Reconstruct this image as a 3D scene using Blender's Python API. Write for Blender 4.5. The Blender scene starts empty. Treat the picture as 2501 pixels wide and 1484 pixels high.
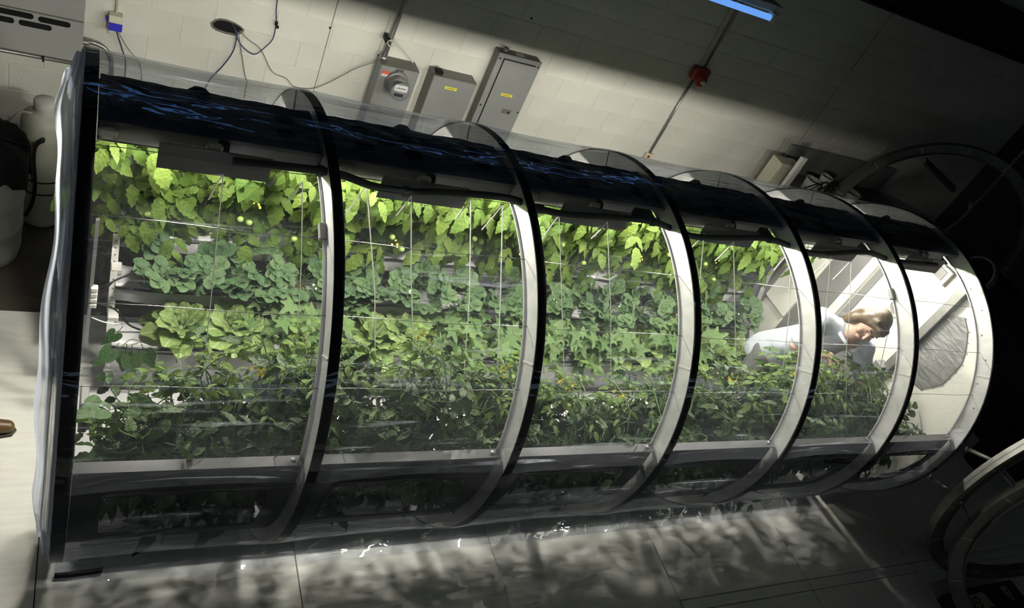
import bpy, math, random
import numpy as np
from mathutils import Vector, Matrix, Euler

R = random.Random(7)
sc = bpy.context.scene
COL = sc.collection
pi = math.pi
rad = math.radians

# ------------------------------------------------------------------ camera
cam_d = bpy.data.cameras.new('camera')
cam = bpy.data.objects.new('camera', cam_d)
COL.objects.link(cam)
right = Vector((0.8675880717845369, -0.3130820300071628, 0.3863555100989029))
down = Vector((0.062418464199516854, -0.7022265143956307, -0.7092121387897536))
fwd = Vector((0.49335065929231614, 0.6394197095541841, -0.5897012480989674))
cm = Matrix.Identity(4)
for i in range(3):
    cm[i][0] = right[i]; cm[i][1] = -down[i]; cm[i][2] = -fwd[i]
cm.translation = (-0.0481382, -2.6579576, 3.6493646)
cam.matrix_world = cm
cam_d.sensor_fit = 'HORIZONTAL'
cam_d.sensor_width = 36.0
cam_d.lens = 1913.1 / 2501 * 36
cam_d.clip_start = 0.05
sc.camera = cam

# ------------------------------------------------------------------ world and exposure
w = bpy.data.worlds.new('world'); sc.world = w
w.use_nodes = True
w.node_tree.nodes['Background'].inputs[0].default_value = (0.55, 0.6, 0.7, 1)
w.node_tree.nodes['Background'].inputs[1].default_value = 0.002
vs = sc.view_settings
vs.view_transform = 'Standard'; vs.look = 'None'; vs.gamma = 1; vs.use_curve_mapping = False
vs.exposure = 0.0
LAMP = 900.0       # radiance of the six grow lamp tubes
TUBE = 0.9        # radiance of the old fluorescent tubes
cy = sc.cycles
cy.max_bounces = 6; cy.diffuse_bounces = 4; cy.glossy_bounces = 3; cy.transmission_bounces = 4
cy.transparent_max_bounces = 12
cy.use_adaptive_sampling = True; cy.adaptive_threshold = 0.12
cy.sample_clamp_indirect = 6.0
cy.use_denoising = True

# ------------------------------------------------------------------ materials
MATS = {}
def nodes_of(name):
    m = bpy.data.materials.new(name); m.use_nodes = True
    nt = m.node_tree
    return m, nt, nt.nodes['Principled BSDF'], nt.nodes['Material Output']

def mat(name, col, rough=0.6, metal=0.0, var=0.0, vscale=6.0, bump=0.0, bscale=60.0, stretch=(1, 1, 1), coat=0.0, spec=0.5):
    m, nt, p, o = nodes_of(name)
    p.inputs['Base Color'].default_value = (*col, 1)
    p.inputs['Roughness'].default_value = rough
    p.inputs['Metallic'].default_value = metal
    p.inputs['Specular IOR Level'].default_value = spec
    if coat: p.inputs['Coat Weight'].default_value = coat
    tc = nt.nodes.new('ShaderNodeTexCoord'); mp = nt.nodes.new('ShaderNodeMapping')
    mp.inputs['Scale'].default_value = stretch
    nt.links.new(tc.outputs['Object'], mp.inputs['Vector'])
    if var:
        n = nt.nodes.new('ShaderNodeTexNoise'); n.inputs['Scale'].default_value = vscale; n.inputs['Detail'].default_value = 5
        nt.links.new(mp.outputs[0], n.inputs['Vector'])
        r = nt.nodes.new('ShaderNodeValToRGB')
        r.color_ramp.elements[0].position = 0.3; r.color_ramp.elements[1].position = 0.7
        r.color_ramp.elements[0].color = (*[c * (1 - var) for c in col], 1)
        r.color_ramp.elements[1].color = (*[min(1, c * (1 + var * .5)) for c in col], 1)
        nt.links.new(n.outputs['Fac'], r.inputs[0]); nt.links.new(r.outputs[0], p.inputs['Base Color'])
    if bump:
        n2 = nt.nodes.new('ShaderNodeTexNoise'); n2.inputs['Scale'].default_value = bscale; n2.inputs['Detail'].default_value = 4
        nt.links.new(mp.outputs[0], n2.inputs['Vector'])
        b = nt.nodes.new('ShaderNodeBump'); b.inputs['Strength'].default_value = bump; b.inputs['Distance'].default_value = 0.01
        nt.links.new(n2.outputs['Fac'], b.inputs['Height']); nt.links.new(b.outputs[0], p.inputs['Normal'])
    MATS[name] = m
    return m

def emit(name, col, s):
    m, nt, p, o = nodes_of(name)
    e = nt.nodes.new('ShaderNodeEmission'); e.inputs[0].default_value = (*col, 1); e.inputs[1].default_value = s
    nt.links.new(e.outputs[0], o.inputs[0]); nt.nodes.remove(p)
    MATS[name] = m
    return m

def film(name, haze, streak, stretch, refl=1.0, tint=(0.97, 0.98, 1.0), wrinkle=(4, 11, 11)):
    """clear plastic sheet: mostly see-through, glossy, dusty, with glints along it put in as pale streaks"""
    m, nt, p, o = nodes_of(name); nt.nodes.remove(p)
    N = nt.nodes.new; L = nt.links.new
    tc = N('ShaderNodeTexCoord'); mp = N('ShaderNodeMapping'); mp.inputs['Scale'].default_value = stretch
    L(tc.outputs['Object'], mp.inputs['Vector'])
    n = N('ShaderNodeTexNoise'); n.inputs['Scale'].default_value = 1.0; n.inputs['Detail'].default_value = 6; n.inputs['Roughness'].default_value = 0.62
    n.inputs['Distortion'].default_value = 0.8
    L(mp.outputs[0], n.inputs['Vector'])
    mp2 = N('ShaderNodeMapping'); mp2.inputs['Scale'].default_value = wrinkle; L(tc.outputs['Object'], mp2.inputs['Vector'])
    n2 = N('ShaderNodeTexNoise'); n2.inputs['Scale'].default_value = 1.0; n2.inputs['Detail'].default_value = 1.2; n2.inputs['Distortion'].default_value = 0.6
    L(mp2.outputs[0], n2.inputs['Vector'])
    b = N('ShaderNodeBump'); b.inputs['Strength'].default_value = 0.36; b.inputs['Distance'].default_value = 0.010
    L(n2.outputs['Fac'], b.inputs['Height'])
    ramp = N('ShaderNodeValToRGB'); ramp.color_ramp.elements[0].position = 0.60; ramp.color_ramp.elements[1].position = 0.80
    ramp.color_ramp.elements[0].color = (0, 0, 0, 1); ramp.color_ramp.elements[1].color = (1, 1, 1, 1)
    L(n.outputs['Fac'], ramp.inputs[0])  # pale streaks painted in for glints on the sheet
    hz = N('ShaderNodeMath'); hz.operation = 'MULTIPLY_ADD'; hz.inputs[1].default_value = streak; hz.inputs[2].default_value = haze
    L(ramp.outputs[0], hz.inputs[0])
    # a slanting look passes through more of the dusty sheet
    lw = N('ShaderNodeLayerWeight'); lw.inputs[0].default_value = 0.5
    cs = N('ShaderNodeMath'); cs.operation = 'SUBTRACT'; cs.inputs[0].default_value = 1.0; L(lw.outputs['Facing'], cs.inputs[1])
    cm_ = N('ShaderNodeMath'); cm_.operation = 'MAXIMUM'; cm_.inputs[1].default_value = 0.09; L(cs.outputs[0], cm_.inputs[0])
    hd_ = N('ShaderNodeMath'); hd_.operation = 'DIVIDE'; L(hz.outputs[0], hd_.inputs[0]); L(cm_.outputs[0], hd_.inputs[1])
    hz = N('ShaderNodeMath'); hz.operation = 'MINIMUM'; hz.inputs[1].default_value = 0.8; L(hd_.outputs[0], hz.inputs[0])
    tr = N('ShaderNodeBsdfTransparent'); tr.inputs[0].default_value = (*tint, 1)
    gl = N('ShaderNodeBsdfGlossy'); gl.inputs['Roughness'].default_value = 0.02; gl.inputs[0].default_value = (0.9, 0.94, 1, 1)
    L(b.outputs[0], gl.inputs['Normal'])
    fr = N('ShaderNodeFresnel'); fr.inputs[0].default_value = 1.5
    L(b.outputs[0], fr.inputs['Normal'])
    fm = N('ShaderNodeMath'); fm.operation = 'MULTIPLY'; fm.inputs[1].default_value = refl; fm.use_clamp = True
    L(fr.outputs[0], fm.inputs[0])
    mn = N('ShaderNodeMath'); mn.operation = 'MINIMUM'; mn.inputs[1].default_value = 0.30; L(fm.outputs[0], mn.inputs[0])
    m1 = N('ShaderNodeMixShader'); L(mn.outputs[0], m1.inputs[0]); L(tr.outputs[0], m1.inputs[1]); L(gl.outputs[0], m1.inputs[2])
    df = N('ShaderNodeBsdfDiffuse'); df.inputs[0].default_value = (0.66, 0.72, 0.88, 1)
    tl = N('ShaderNodeBsdfTranslucent'); tl.inputs[0].default_value = (0.70, 0.76, 0.92, 1)
    m2 = N('ShaderNodeMixShader'); m2.inputs[0].default_value = 0.5; L(df.outputs[0], m2.inputs[1]); L(tl.outputs[0], m2.inputs[2])
    m3 = N('ShaderNodeMixShader'); L(hz.outputs[0], m3.inputs[0]); L(m1.outputs[0], m3.inputs[1]); L(m2.outputs[0], m3.inputs[2])
    L(m3.outputs[0], o.inputs[0])
    MATS[name] = m
    return m

def leafmat(name, c1, c2, vein, trans=0.4, veins=0.0, vw=0.012, rough=0.5):
    """green leaf: colour differs from leaf to leaf, pale midrib along local Y, light shines through"""
    m, nt, p, o = nodes_of(name)
    N = nt.nodes.new; L = nt.links.new
    oi = N('ShaderNodeObjectInfo'); tc = N('ShaderNodeTexCoord')
    mixc = N('ShaderNodeMix'); mixc.data_type = 'RGBA'
    mixc.inputs[6].default_value = (*c1, 1); mixc.inputs[7].default_value = (*c2, 1)
    n = N('ShaderNodeTexNoise'); n.inputs['Scale'].default_value = 14; n.inputs['Detail'].default_value = 3
    L(tc.outputs['Object'], n.inputs['Vector'])
    ad = N('ShaderNodeMath'); ad.operation = 'MULTIPLY_ADD'; ad.inputs[1].default_value = 0.9; ad.inputs[2].default_value = -0.45
    L(n.outputs['Fac'], ad.inputs[0])
    a2 = N('ShaderNodeMath'); a2.operation = 'ADD'; a2.use_clamp = True
    L(ad.outputs[0], a2.inputs[0]); L(oi.outputs['Random'], a2.inputs[1]); L(a2.outputs[0], mixc.inputs[0])
    colour = mixc.outputs[2]
    if veins:
        sep = N('ShaderNodeSeparateXYZ'); L(tc.outputs['Object'], sep.inputs[0])
        ab = N('ShaderNodeMath'); ab.operation = 'ABSOLUTE'; L(sep.outputs[0], ab.inputs[0])
        mid = N('ShaderNodeMapRange'); mid.inputs[1].default_value = vw * .4; mid.inputs[2].default_value = vw; mid.inputs[3].default_value = 1; mid.inputs[4].default_value = 0
        L(ab.outputs[0], mid.inputs[0])
        # side veins leave the midrib at an angle
        sv = N('ShaderNodeMath'); sv.operation = 'MULTIPLY_ADD'; sv.inputs[1].default_value = -0.8; L(ab.outputs[0], sv.inputs[0]); L(sep.outputs[1], sv.inputs[2])
        si = N('ShaderNodeMath'); si.operation = 'MULTIPLY'; si.inputs[1].default_value = 210; L(sv.outputs[0], si.inputs[0])
        sn = N('ShaderNodeMath'); sn.operation = 'SINE'; L(si.outputs[0], sn.inputs[0])
        sr = N('ShaderNodeMapRange'); sr.inputs[1].default_value = 0.86; sr.inputs[2].default_value = 1.0; sr.inputs[3].default_value = 0; sr.inputs[4].default_value = 0.45
        L(sn.outputs[0], sr.inputs[0])
        mx = N('ShaderNodeMath'); mx.operation = 'MAXIMUM'; L(mid.outputs[0], mx.inputs[0]); L(sr.outputs[0], mx.inputs[1])
        ml = N('ShaderNodeMath'); ml.operation = 'MULTIPLY'; ml.inputs[1].default_value = veins; L(mx.outputs[0], ml.inputs[0])
        mv = N('ShaderNodeMix'); mv.data_type = 'RGBA'; mv.inputs[7].default_value = (*vein, 1)
        L(ml.outputs[0], mv.inputs[0]); L(colour, mv.inputs[6]); colour = mv.outputs[2]
    L(colour, p.inputs['Base Color'])
    p.inputs['Roughness'].default_value = rough
    p.inputs['Specular IOR Level'].default_value = 0.22
    n3 = N('ShaderNodeTexNoise'); n3.inputs['Scale'].default_value = 60; n3.inputs['Detail'].default_value = 2
    L(tc.outputs['Object'], n3.inputs['Vector'])
    b = N('ShaderNodeBump'); b.inputs['Strength'].default_value = 0.75; b.inputs['Distance'].default_value = 0.010
    L(n3.outputs['Fac'], b.inputs['Height']); L(b.outputs[0], p.inputs['Normal'])
    t = N('ShaderNodeBsdfTranslucent')
    hs = N('ShaderNodeHueSaturation'); hs.inputs['Hue'].default_value = 0.485; hs.inputs['Saturation'].default_value = 1.05; hs.inputs['Value'].default_value = 1.4
    L(colour, hs.inputs['Color']); L(hs.outputs[0], t.inputs[0])
    mxs = N('ShaderNodeMixShader'); mxs.inputs[0].default_value = trans
    L(p.outputs[0], mxs.inputs[1]); L(t.outputs[0], mxs.inputs[2]); L(mxs.outputs[0], o.inputs[0])
    MATS[name] = m
    return m

mat('block', (0.63, 0.63, 0.58), 0.75, var=0.07, vscale=3, bump=0.25, bscale=70)
mat('mortar', (0.60, 0.60, 0.55), 0.85, var=0.05)
mat('dark_paint', (0.02, 0.02, 0.02), 0.8)
mat('ply_white', (0.74, 0.74, 0.72), 0.55, var=0.08, vscale=5, bump=0.2, bscale=30, stretch=(1, 8, 1))
mat('joint_caulk', (0.20, 0.20, 0.18), 0.9)
mat('seam', (0.05, 0.05, 0.05), 0.9)
mat('floor_dark', (0.06, 0.052, 0.042), 0.8, var=0.3, vscale=4)
mat('room_white', (0.13, 0.13, 0.135), 0.9)
mat('ceiling_grey', (0.06, 0.06, 0.065), 0.9)
mat('alu', (0.66, 0.66, 0.67), 0.38, metal=0.6, bump=0.12, bscale=9, stretch=(1, 1, 1), var=0.15, vscale=14)
mat('alu_dull', (0.24, 0.24, 0.23), 0.5, metal=0.7, var=0.2, vscale=9)
mat('black_and_shade', (0.010, 0.010, 0.011), 0.7, spec=.12)  # hoop outer faces get their shade as black; also plain black things
mat('black_rubber', (0.008, 0.008, 0.009), 0.6, spec=.2)
mat('hood_black', (0.020, 0.023, 0.032), 0.45, bump=0.3, bscale=10)
mat('reflector_white', (0.85, 0.85, 0.82), 0.5)
mat('skirt_backlit', (0.018, 0.018, 0.019), 0.6, var=0.2, spec=.15)  # grey metal darkened in its colour to look backlit
mat('rail_alu', (0.15, 0.15, 0.16), 0.28, metal=1.0, var=0.2, vscale=9)
mat('steel_grey', (0.27, 0.275, 0.28), 0.45, metal=0.25, var=0.06)
mat('steel_dark', (0.16, 0.155, 0.14), 0.5, metal=0.25, var=0.1)
mat('unit_grey', (0.33, 0.335, 0.33), 0.5, var=0.05)
mat('zinc', (0.34, 0.34, 0.34), 0.35, metal=0.8)
mat('yellow_tag', (0.72, 0.66, 0.05), 0.6)
mat('red_tag', (0.6, 0.1, 0.06), 0.6)
mat('white_plastic', (0.62, 0.62, 0.60), 0.45)
mat('tray_film', (0.46, 0.46, 0.49), 0.35, bump=0.5, bscale=9, var=0.12)
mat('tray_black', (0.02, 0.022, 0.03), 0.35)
mat('aisle_film', (0.46, 0.46, 0.48), 0.3, bump=0.5, bscale=7, var=0.15)
mat('tank_plastic', (0.50, 0.51, 0.44), 0.5, var=0.05)
mat('drum_body', (0.36, 0.37, 0.36), 0.6, var=0.05)
mat('blue_box', (0.03, 0.03, 0.55), 0.5)
mat('cream', (0.62, 0.60, 0.48), 0.6)
mat('cable_blue', (0.03, 0.03, 0.10), 0.5)
mat('cable_grey', (0.16, 0.16, 0.15), 0.6)
mat('cable_white', (0.55, 0.54, 0.48), 0.6)
mat('string_white', (0.85, 0.84, 0.80), 0.7)
mat('wire_dark', (0.06, 0.06, 0.065), 0.4, metal=0.6)
mat('alarm_red', (0.30, 0.035, 0.02), 0.4)
mat('end_white', (0.62, 0.62, 0.57), 0.6, var=0.05, vscale=4)
mat('end_grey', (0.15, 0.15, 0.15), 0.5, var=0.1)
mat('vinyl', (0.20, 0.20, 0.20), 0.25, bump=0.8, bscale=14, stretch=(1, 1, 4), var=0.35, vscale=9)
mat('jacket_beige', (0.30, 0.29, 0.25), 0.5)  # the jacket's own plain beige
mat('flap_grey', (0.075, 0.075, 0.082), 0.7)
mat('stem_green', (0.07, 0.12, 0.035), 0.6)
mat('stem_brown', (0.16, 0.15, 0.07), 0.7)
mat('flower_yellow', (0.80, 0.72, 0.10), 0.6)
mat('flower_white', (0.85, 0.83, 0.72), 0.6)
mat('fruit_green', (0.20, 0.30, 0.07), 0.35)
mat('skin', (0.46, 0.30, 0.235), 0.55)
mat('shirt', (0.40, 0.43, 0.50), 0.85, bump=0.3, bscale=16)
mat('tee', (0.45, 0.45, 0.46), 0.9)
mat('trousers', (0.11, 0.11, 0.11), 0.9, bump=0.3, bscale=14)
mat('hair', (0.085, 0.052, 0.022), 0.45, var=0.45, vscale=30, stretch=(6, 6, 1), bump=0.5, bscale=50)
mat('eye_dark', (0.06, 0.04, 0.035), 0.5)
mat('lips', (0.55, 0.24, 0.22), 0.5)
mat('leather', (0.075, 0.042, 0.014), 0.4, var=0.3)
mat('sole', (0.04, 0.035, 0.03), 0.8)
mat('paper', (0.45, 0.46, 0.34), 0.8)
mat('ink', (0.02, 0.02, 0.02), 0.8)
mat('carton', (0.03, 0.028, 0.022), 0.8)
mat('glass_clear', (0.9, 0.9, 0.9), 0.1)
emit('lamp_glow', (1.0, 0.95, 0.80), LAMP)
emit('tube_glow', (0.16, 0.40, 1.0), TUBE)
film('cover_film', 0.018, 0.30, (1.4, 30, 30), refl=1.6, wrinkle=(7, 20, 20))
film('end_film', 0.30, 0.4, (60, 4, 4), refl=1.6, wrinkle=(50, 4, 4))
film('floor_film', 0.10, 0.35, (3, 14, 14), refl=1.2)
film('meter_glass', 0.02, 0.0, (1, 1, 1), refl=1.5)
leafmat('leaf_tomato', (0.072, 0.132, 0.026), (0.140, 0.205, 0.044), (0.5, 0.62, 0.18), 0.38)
leafmat('leaf_front_shaded', (0.013, 0.031, 0.008), (0.034, 0.064, 0.014), (0.4, 0.5, 0.2), 0.16)  # shade of the front row put into the leaf colour
leafmat('leaf_shoot_lit', (0.075, 0.13, 0.03), (0.125, 0.19, 0.045), (0.4, 0.5, 0.2), 0.38)  # lit counterpart of the shaded front leaves, for the canopy tops
leafmat('leaf_strawberry', (0.058, 0.108, 0.052), (0.10, 0.158, 0.075), (0.4, 0.5, 0.2), 0.25)  # the film's bluish haze is mixed into this green and the two below
leafmat('leaf_potato', (0.085, 0.150, 0.058), (0.135, 0.210, 0.085), (0.4, 0.55, 0.2), 0.30)
leafmat('leaf_lettuce', (0.145, 0.225, 0.070), (0.23, 0.315, 0.115), (0.45, 0.52, 0.33), 0.30, veins=0.55, vw=0.007)
leafmat('leaf_heart', (0.035, 0.08, 0.03), (0.06, 0.11, 0.04), (0.3, 0.4, 0.2), 0.25)

# ------------------------------------------------------------------ mesh helpers
class MB:
    def __init__(s): s.v = []; s.f = []
    def add(s, vs, fs, T=None):
        n = len(s.v)
        for p in vs:
            q = Vector(p)
            s.v.append(T @ q if T is not None else q)
        s.f += [tuple(i + n for i in f) for f in fs]
        return s
    def box(s, a, b, T=None, ch=0.0):
        (x0, y0, z0), (x1, y1, z1) = a, b
        if x0 > x1: x0, x1 = x1, x0
        if y0 > y1: y0, y1 = y1, y0
        if z0 > z1: z0, z1 = z1, z0
        if ch <= 0:
            return s.add([(x0, y0, z0), (x1, y0, z0), (x1, y1, z0), (x0, y1, z0), (x0, y0, z1), (x1, y0, z1), (x1, y1, z1), (x0, y1, z1)],
                         [(0, 3, 2, 1), (4, 5, 6, 7), (0, 1, 5, 4), (1, 2, 6, 5), (2, 3, 7, 6), (3, 0, 4, 7)], T)
        c = min(ch, (x1 - x0) * .49, (y1 - y0) * .49, (z1 - z0) * .49)
        ring = lambda ax, ay, bx, by: [(ax + c, ay), (bx - c, ay), (bx, ay + c), (bx, by - c), (bx - c, by), (ax + c, by), (ax, by - c), (ax, ay + c)]
        vs = []
        for z, k in ((z0, c), (z0 + c, 0), (z1 - c, 0), (z1, c)):
            vs += [(x, y, z) for x, y in ring(x0 + k, y0 + k, x1 - k, y1 - k)]
        fs = [tuple(range(7, -1, -1)), tuple(range(24, 32))]
        for L in range(3):
            for i in range(8):
                j = (i + 1) % 8
                fs.append((L * 8 + i, L * 8 + j, L * 8 + 8 + j, L * 8 + 8 + i))
        return s.add(vs, fs, T)
    def tube(s, pts, r, n=8, cap=True):
        pts = [Vector(p) for p in pts]
        rs = r if isinstance(r, (list, tuple)) else [r] * len(pts)
        vs = []; fs = []
        up = Vector((0, 0, 1)); a = None
        for i, p in enumerate(pts):
            d = (pts[min(i + 1, len(pts) - 1)] - pts[max(i - 1, 0)]).normalized()
            if a is None:
                a = d.cross(up)
                if a.length < 1e-3: a = d.cross(Vector((1, 0, 0)))
            a = (a - d * a.dot(d)).normalized(); b = d.cross(a)
            for k in range(n):
                t = 2 * pi * k / n
                vs.append(p + (a * math.cos(t) + b * math.sin(t)) * rs[i])
        for i in range(len(pts) - 1):
            for k in range(n):
                k2 = (k + 1) % n
                fs.append((i * n + k, i * n + k2, i * n + n + k2, i * n + n + k))
        if cap:
            fs.append(tuple(range(n - 1, -1, -1))); m = (len(pts) - 1) * n; fs.append(tuple(range(m, m + n)))
        return s.add(vs, fs)
    def lathe(s, prof, n=24, T=None, cap=True):
        vs = []; fs = []
        for r, z in prof:
            for k in range(n):
                t = 2 * pi * k / n
                vs.append((r * math.cos(t), r * math.sin(t), z))
        for i in range(len(prof) - 1):
            for k in range(n):
                k2 = (k + 1) % n
                fs.append((i * n + k, i * n + k2, i * n + n + k2, i * n + n + k))
        if cap:
            fs.append(tuple(range(n - 1, -1, -1))); m = (len(prof) - 1) * n; fs.append(tuple(range(m, m + n)))
        return s.add(vs, fs, T)
    def prism(s, poly, h, T=None):
        """polygon in XY extruded along +Z"""
        n = len(poly)
        vs = [(x, y, 0) for x, y in poly] + [(x, y, h) for x, y in poly]
        fs = [tuple(range(n - 1, -1, -1)), tuple(range(n, 2 * n))]
        for i in range(n):
            j = (i + 1) % n
            fs.append((i, j, n + j, n + i))
        return s.add(vs, fs, T)
    def ring(s, section, a0, a1, n, T=None, closed=False):
        """sweep a closed (x, r) section round the X axis; angle 0 = -Y (front), 90 = up"""
        m = len(section); vs = []; fs = []
        for i in range(n + (0 if closed else 1)):
            t = a0 + (a1 - a0) * i / n
            for x, r in section:
                vs.append((x, -r * math.cos(t), r * math.sin(t)))
        N = n if closed else n
        for i in range(N):
            i2 = (i + 1) % n if closed else i + 1
            for k in range(m):
                k2 = (k + 1) % m
                fs.append((i * m + k, i * m + k2, i2 * m + k2, i2 * m + k))
        if not closed:
            fs.append(tuple(range(m - 1, -1, -1))); q = n * m; fs.append(tuple(range(q, q + m)))
        return s.add(vs, fs, T)
    def grid(s, fn, nu, nv, skip=None):
        vs = [fn(i / nu, j / nv) for i in range(nu + 1) for j in range(nv + 1)]
        fs = []
        for i in range(nu):
            for j in range(nv):
                if skip and skip((i + .5) / nu, (j + .5) / nv): continue
                a = i * (nv + 1) + j
                fs.append((a, a + nv + 1, a + nv + 2, a + 1))
        return s.add(vs, fs)
    def mesh(s, name, m, smooth=False):
        me = bpy.data.meshes.new(name)
        me.from_pydata([tuple(p) for p in s.v], [], s.f)
        me.materials.append(MATS[m]); me.validate(); me.update()
        if smooth:
            for p in me.polygons: p.use_smooth = True
        return me
    def build(s, name, m, parent=None, smooth=False, loc=None):
        """link as one object; coordinates are world coordinates, taken relative to the parent"""
        off = Vector((0, 0, 0))
        if parent is not None:
            off = Vector(parent['_at']) if '_at' in parent else Vector((0, 0, 0))
        elif loc is not None: off = Vector(loc)
        for i, p in enumerate(s.v): s.v[i] = p - off
        o = bpy.data.objects.new(name, s.mesh(name, m, smooth))
        COL.objects.link(o)
        if parent is not None:
            o.parent = parent; o['_at'] = parent['_at']
        else:
            o.location = off; o['_at'] = tuple(off)
        return o

def tag(o, label=None, cat=None, group=None, kind=None):
    if label: o['label'] = label
    if cat: o['category'] = cat
    if group: o['group'] = group
    if kind: o['kind'] = kind
    return o
def empty(name, at, label=None, cat=None, group=None, kind=None):
    o = bpy.data.objects.new(name, None); o.empty_display_size = 0.05
    COL.objects.link(o); o.location = at; o['_at'] = tuple(at)
    return tag(o, label, cat, group, kind)
def smooth_path(pts, n=6):
    pts = [Vector(p) for p in pts]; out = []
    for i in range(len(pts) - 1):
        p0 = pts[max(i - 1, 0)]; p1 = pts[i]; p2 = pts[i + 1]; p3 = pts[min(i + 2, len(pts) - 1)]
        for k in range(n):
            t = k / n
            out.append(0.5 * ((2 * p1) + (p2 - p0) * t + (2 * p0 - 5 * p1 + 4 * p2 - p3) * t * t + (3 * p1 - p0 - 3 * p2 + p3) * t ** 3))
    return out + [pts[-1]]
def frame(loc, ydir, zdir, scale=1.0):
    y = Vector(ydir).normalized(); z = Vector(zdir); z = (z - y * z.dot(y))
    if z.length < 1e-4: z = y.orthogonal()
    z.normalize(); x = y.cross(z)
    m = Matrix.Identity(4)
    for i in range(3):
        m[i][0] = x[i] * scale; m[i][1] = y[i] * scale; m[i][2] = z[i] * scale
    m.translation = Vector(loc)
    return m
def noise1(x, seed=0.0):
    return math.sin(x * 1.7 + seed) * .5 + math.sin(x * 3.1 + seed * 2.3 + 1.3) * .3 + math.sin(x * 7.3 + seed * 1.7 + .6) * .2

ORD = ['first', 'second', 'third', 'fourth', 'fifth', 'sixth', 'seventh', 'eighth', 'ninth', 'tenth', 'eleventh', 'twelfth', 'thirteenth', 'fourteenth', 'fifteenth', 'sixteenth']

# tunnel geometry found from the photograph
HX = [0.0, 0.804, 1.6495, 2.494, 3.318, 4.133, 4.9175]
RT = 1.03; ZC = 1.03
TC = Matrix.Translation((0, 0, ZC))
WY = 2.5

# ================================================================== THE SETTING
# back wall of painted concrete blocks
wall = MB().box((-4, WY + 0.0035, -0.2), (9.0, WY + 0.25, 4.3)).build('wall_back', 'mortar')
tag(wall, kind='structure')
Cw = Vector(cm.translation)
def pix(p):
    d = Vector(p) - Cw
    z = d.dot(fwd)
    if z < 0.05: return None
    return (1250.5 + 1913.1 * d.dot(right) / z, 742 + 1913.1 * d.dot(down) / z)
bw, bh = 0.376, 0.188
blk = MB().box((-bw / 2 + .002, 0, -bh / 2 + .002), (bw / 2 - .002, 0.03, bh / 2 - .002), ch=0.0035).mesh('block', 'block')
rest = MB(); nb = 0
for k in range(-5, 11):
    z = 0.906 + k * bh
    x = 0.294 + (k % 2) * bw / 2 + bw / 2 - 14 * bw
    while x < 8.8:
        p = pix((x, WY, z))
        see = p is not None and -60 < p[0] < 2560 and -60 < p[1] < 640 and p[1] < 250 + 0.165 * p[0] + 60
        if p and p[0] < 260 and p[1] < 640: see = see or p[0] > -60
        if see and nb < 300:
            o = bpy.data.objects.new('block', blk); COL.objects.link(o); o.parent = wall
            o.location = (x, WY + R.uniform(-.0012, .0012), z); nb += 1
        elif z < 2.72:
            rest.box((x - bw / 2 + .004, WY, z - bh / 2 + .004), (x + bw / 2 - .004, WY + .02, z + bh / 2 - .004))
        x += bw
rest.build('block', 'block', wall).__setitem__('kind', 'stuff')
# caulked control joints
for x0 in (1.407, 6.1):
    MB().box((x0 - .003, WY - .0015, 0), (x0 + .003, WY + .02, 2.72)).build('control_joint', 'joint_caulk', wall)
# dark beam that closes the wall towards the ceiling
tag(MB().box((-4, WY - .12, 2.73), (9, WY + .01, 3.1)).box((-4, WY - .2, 2.73), (9, WY - .12, 2.75)).build('trim_1', 'dark_paint'), kind='structure')
tag(MB().box((-4, -5.2, -.2), (9, -5.0, 4.3)).build('wall_front', 'room_white'), kind='structure')
tag(MB().box((-4.2, -5.2, -.2), (-4.0, 2.8, 4.3)).build('wall_left', 'room_white'), kind='structure')
tag(MB().box((9.0, -5.2, -.2), (9.2, 2.8, 4.3)).build('wall_right', 'ceiling_grey'), kind='structure')
tag(MB().box((-4, -5.2, 4.3), (9, 2.8, 4.5)).build('ceiling', 'ceiling_grey'), kind='structure')

# high windows in the front wall; they mirror in the film as the pale band along its front
emit('dusk_pane', (0.66, 0.80, 1.0), 0.42)
for k in range(6):
    x0 = -2.6 + k * 1.9
    wn = tag(MB().box((x0, -5.0, 2.30), (x0 + 1.86, -4.96, 2.34)).box((x0, -5.0, 2.76), (x0 + 1.86, -4.96, 2.80)).box((x0, -5.0, 2.34), (x0 + .04, -4.96, 2.76)).box((x0 + 1.82, -5.0, 2.34), (x0 + 1.86, -4.96, 2.76)).build('window_%d' % (k + 1), 'dark_paint'), kind='structure')
    MB().box((x0 + .04, -4.995, 2.34), (x0 + 1.82, -4.985, 2.76)).build('pane', 'dusk_pane', wn)
# floor: dark concrete with a white plywood deck on it
floor = tag(MB().box((-4, -5, -.20), (9, 2.6, -.06)).build('floor', 'floor_dark'), kind='structure')
deck = MB().box((-4, -5, -.06), (7.7, .95, -.016)).build('deck_base', 'seam', floor)
xs = [-3.4, -2.3, -1.2, -.09, 1.03, 2.132, 3.262, 4.38, 5.5, 6.6, 7.7]
for i in range(len(xs) - 1):
    ys = [-4.6, -1.285, .953] if xs[i] < 3.2 else [-4.6, -1.287, -1.213, .953]
    if xs[i] < -.5: ys = [-4.6, -1.4, .953]
    if xs[i] < 3.2 and xs[i] > -.5: ys = [-4.6, .953]
    for j in range(len(ys) - 1):
        dz = R.uniform(-.002, .001)
        g = .0022
        MB().box((xs[i] + g, ys[j] + g, -.02), (xs[i + 1] - g, ys[j + 1] - g, dz), ch=.002).build('plywood_sheet', 'ply_white', floor)

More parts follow.
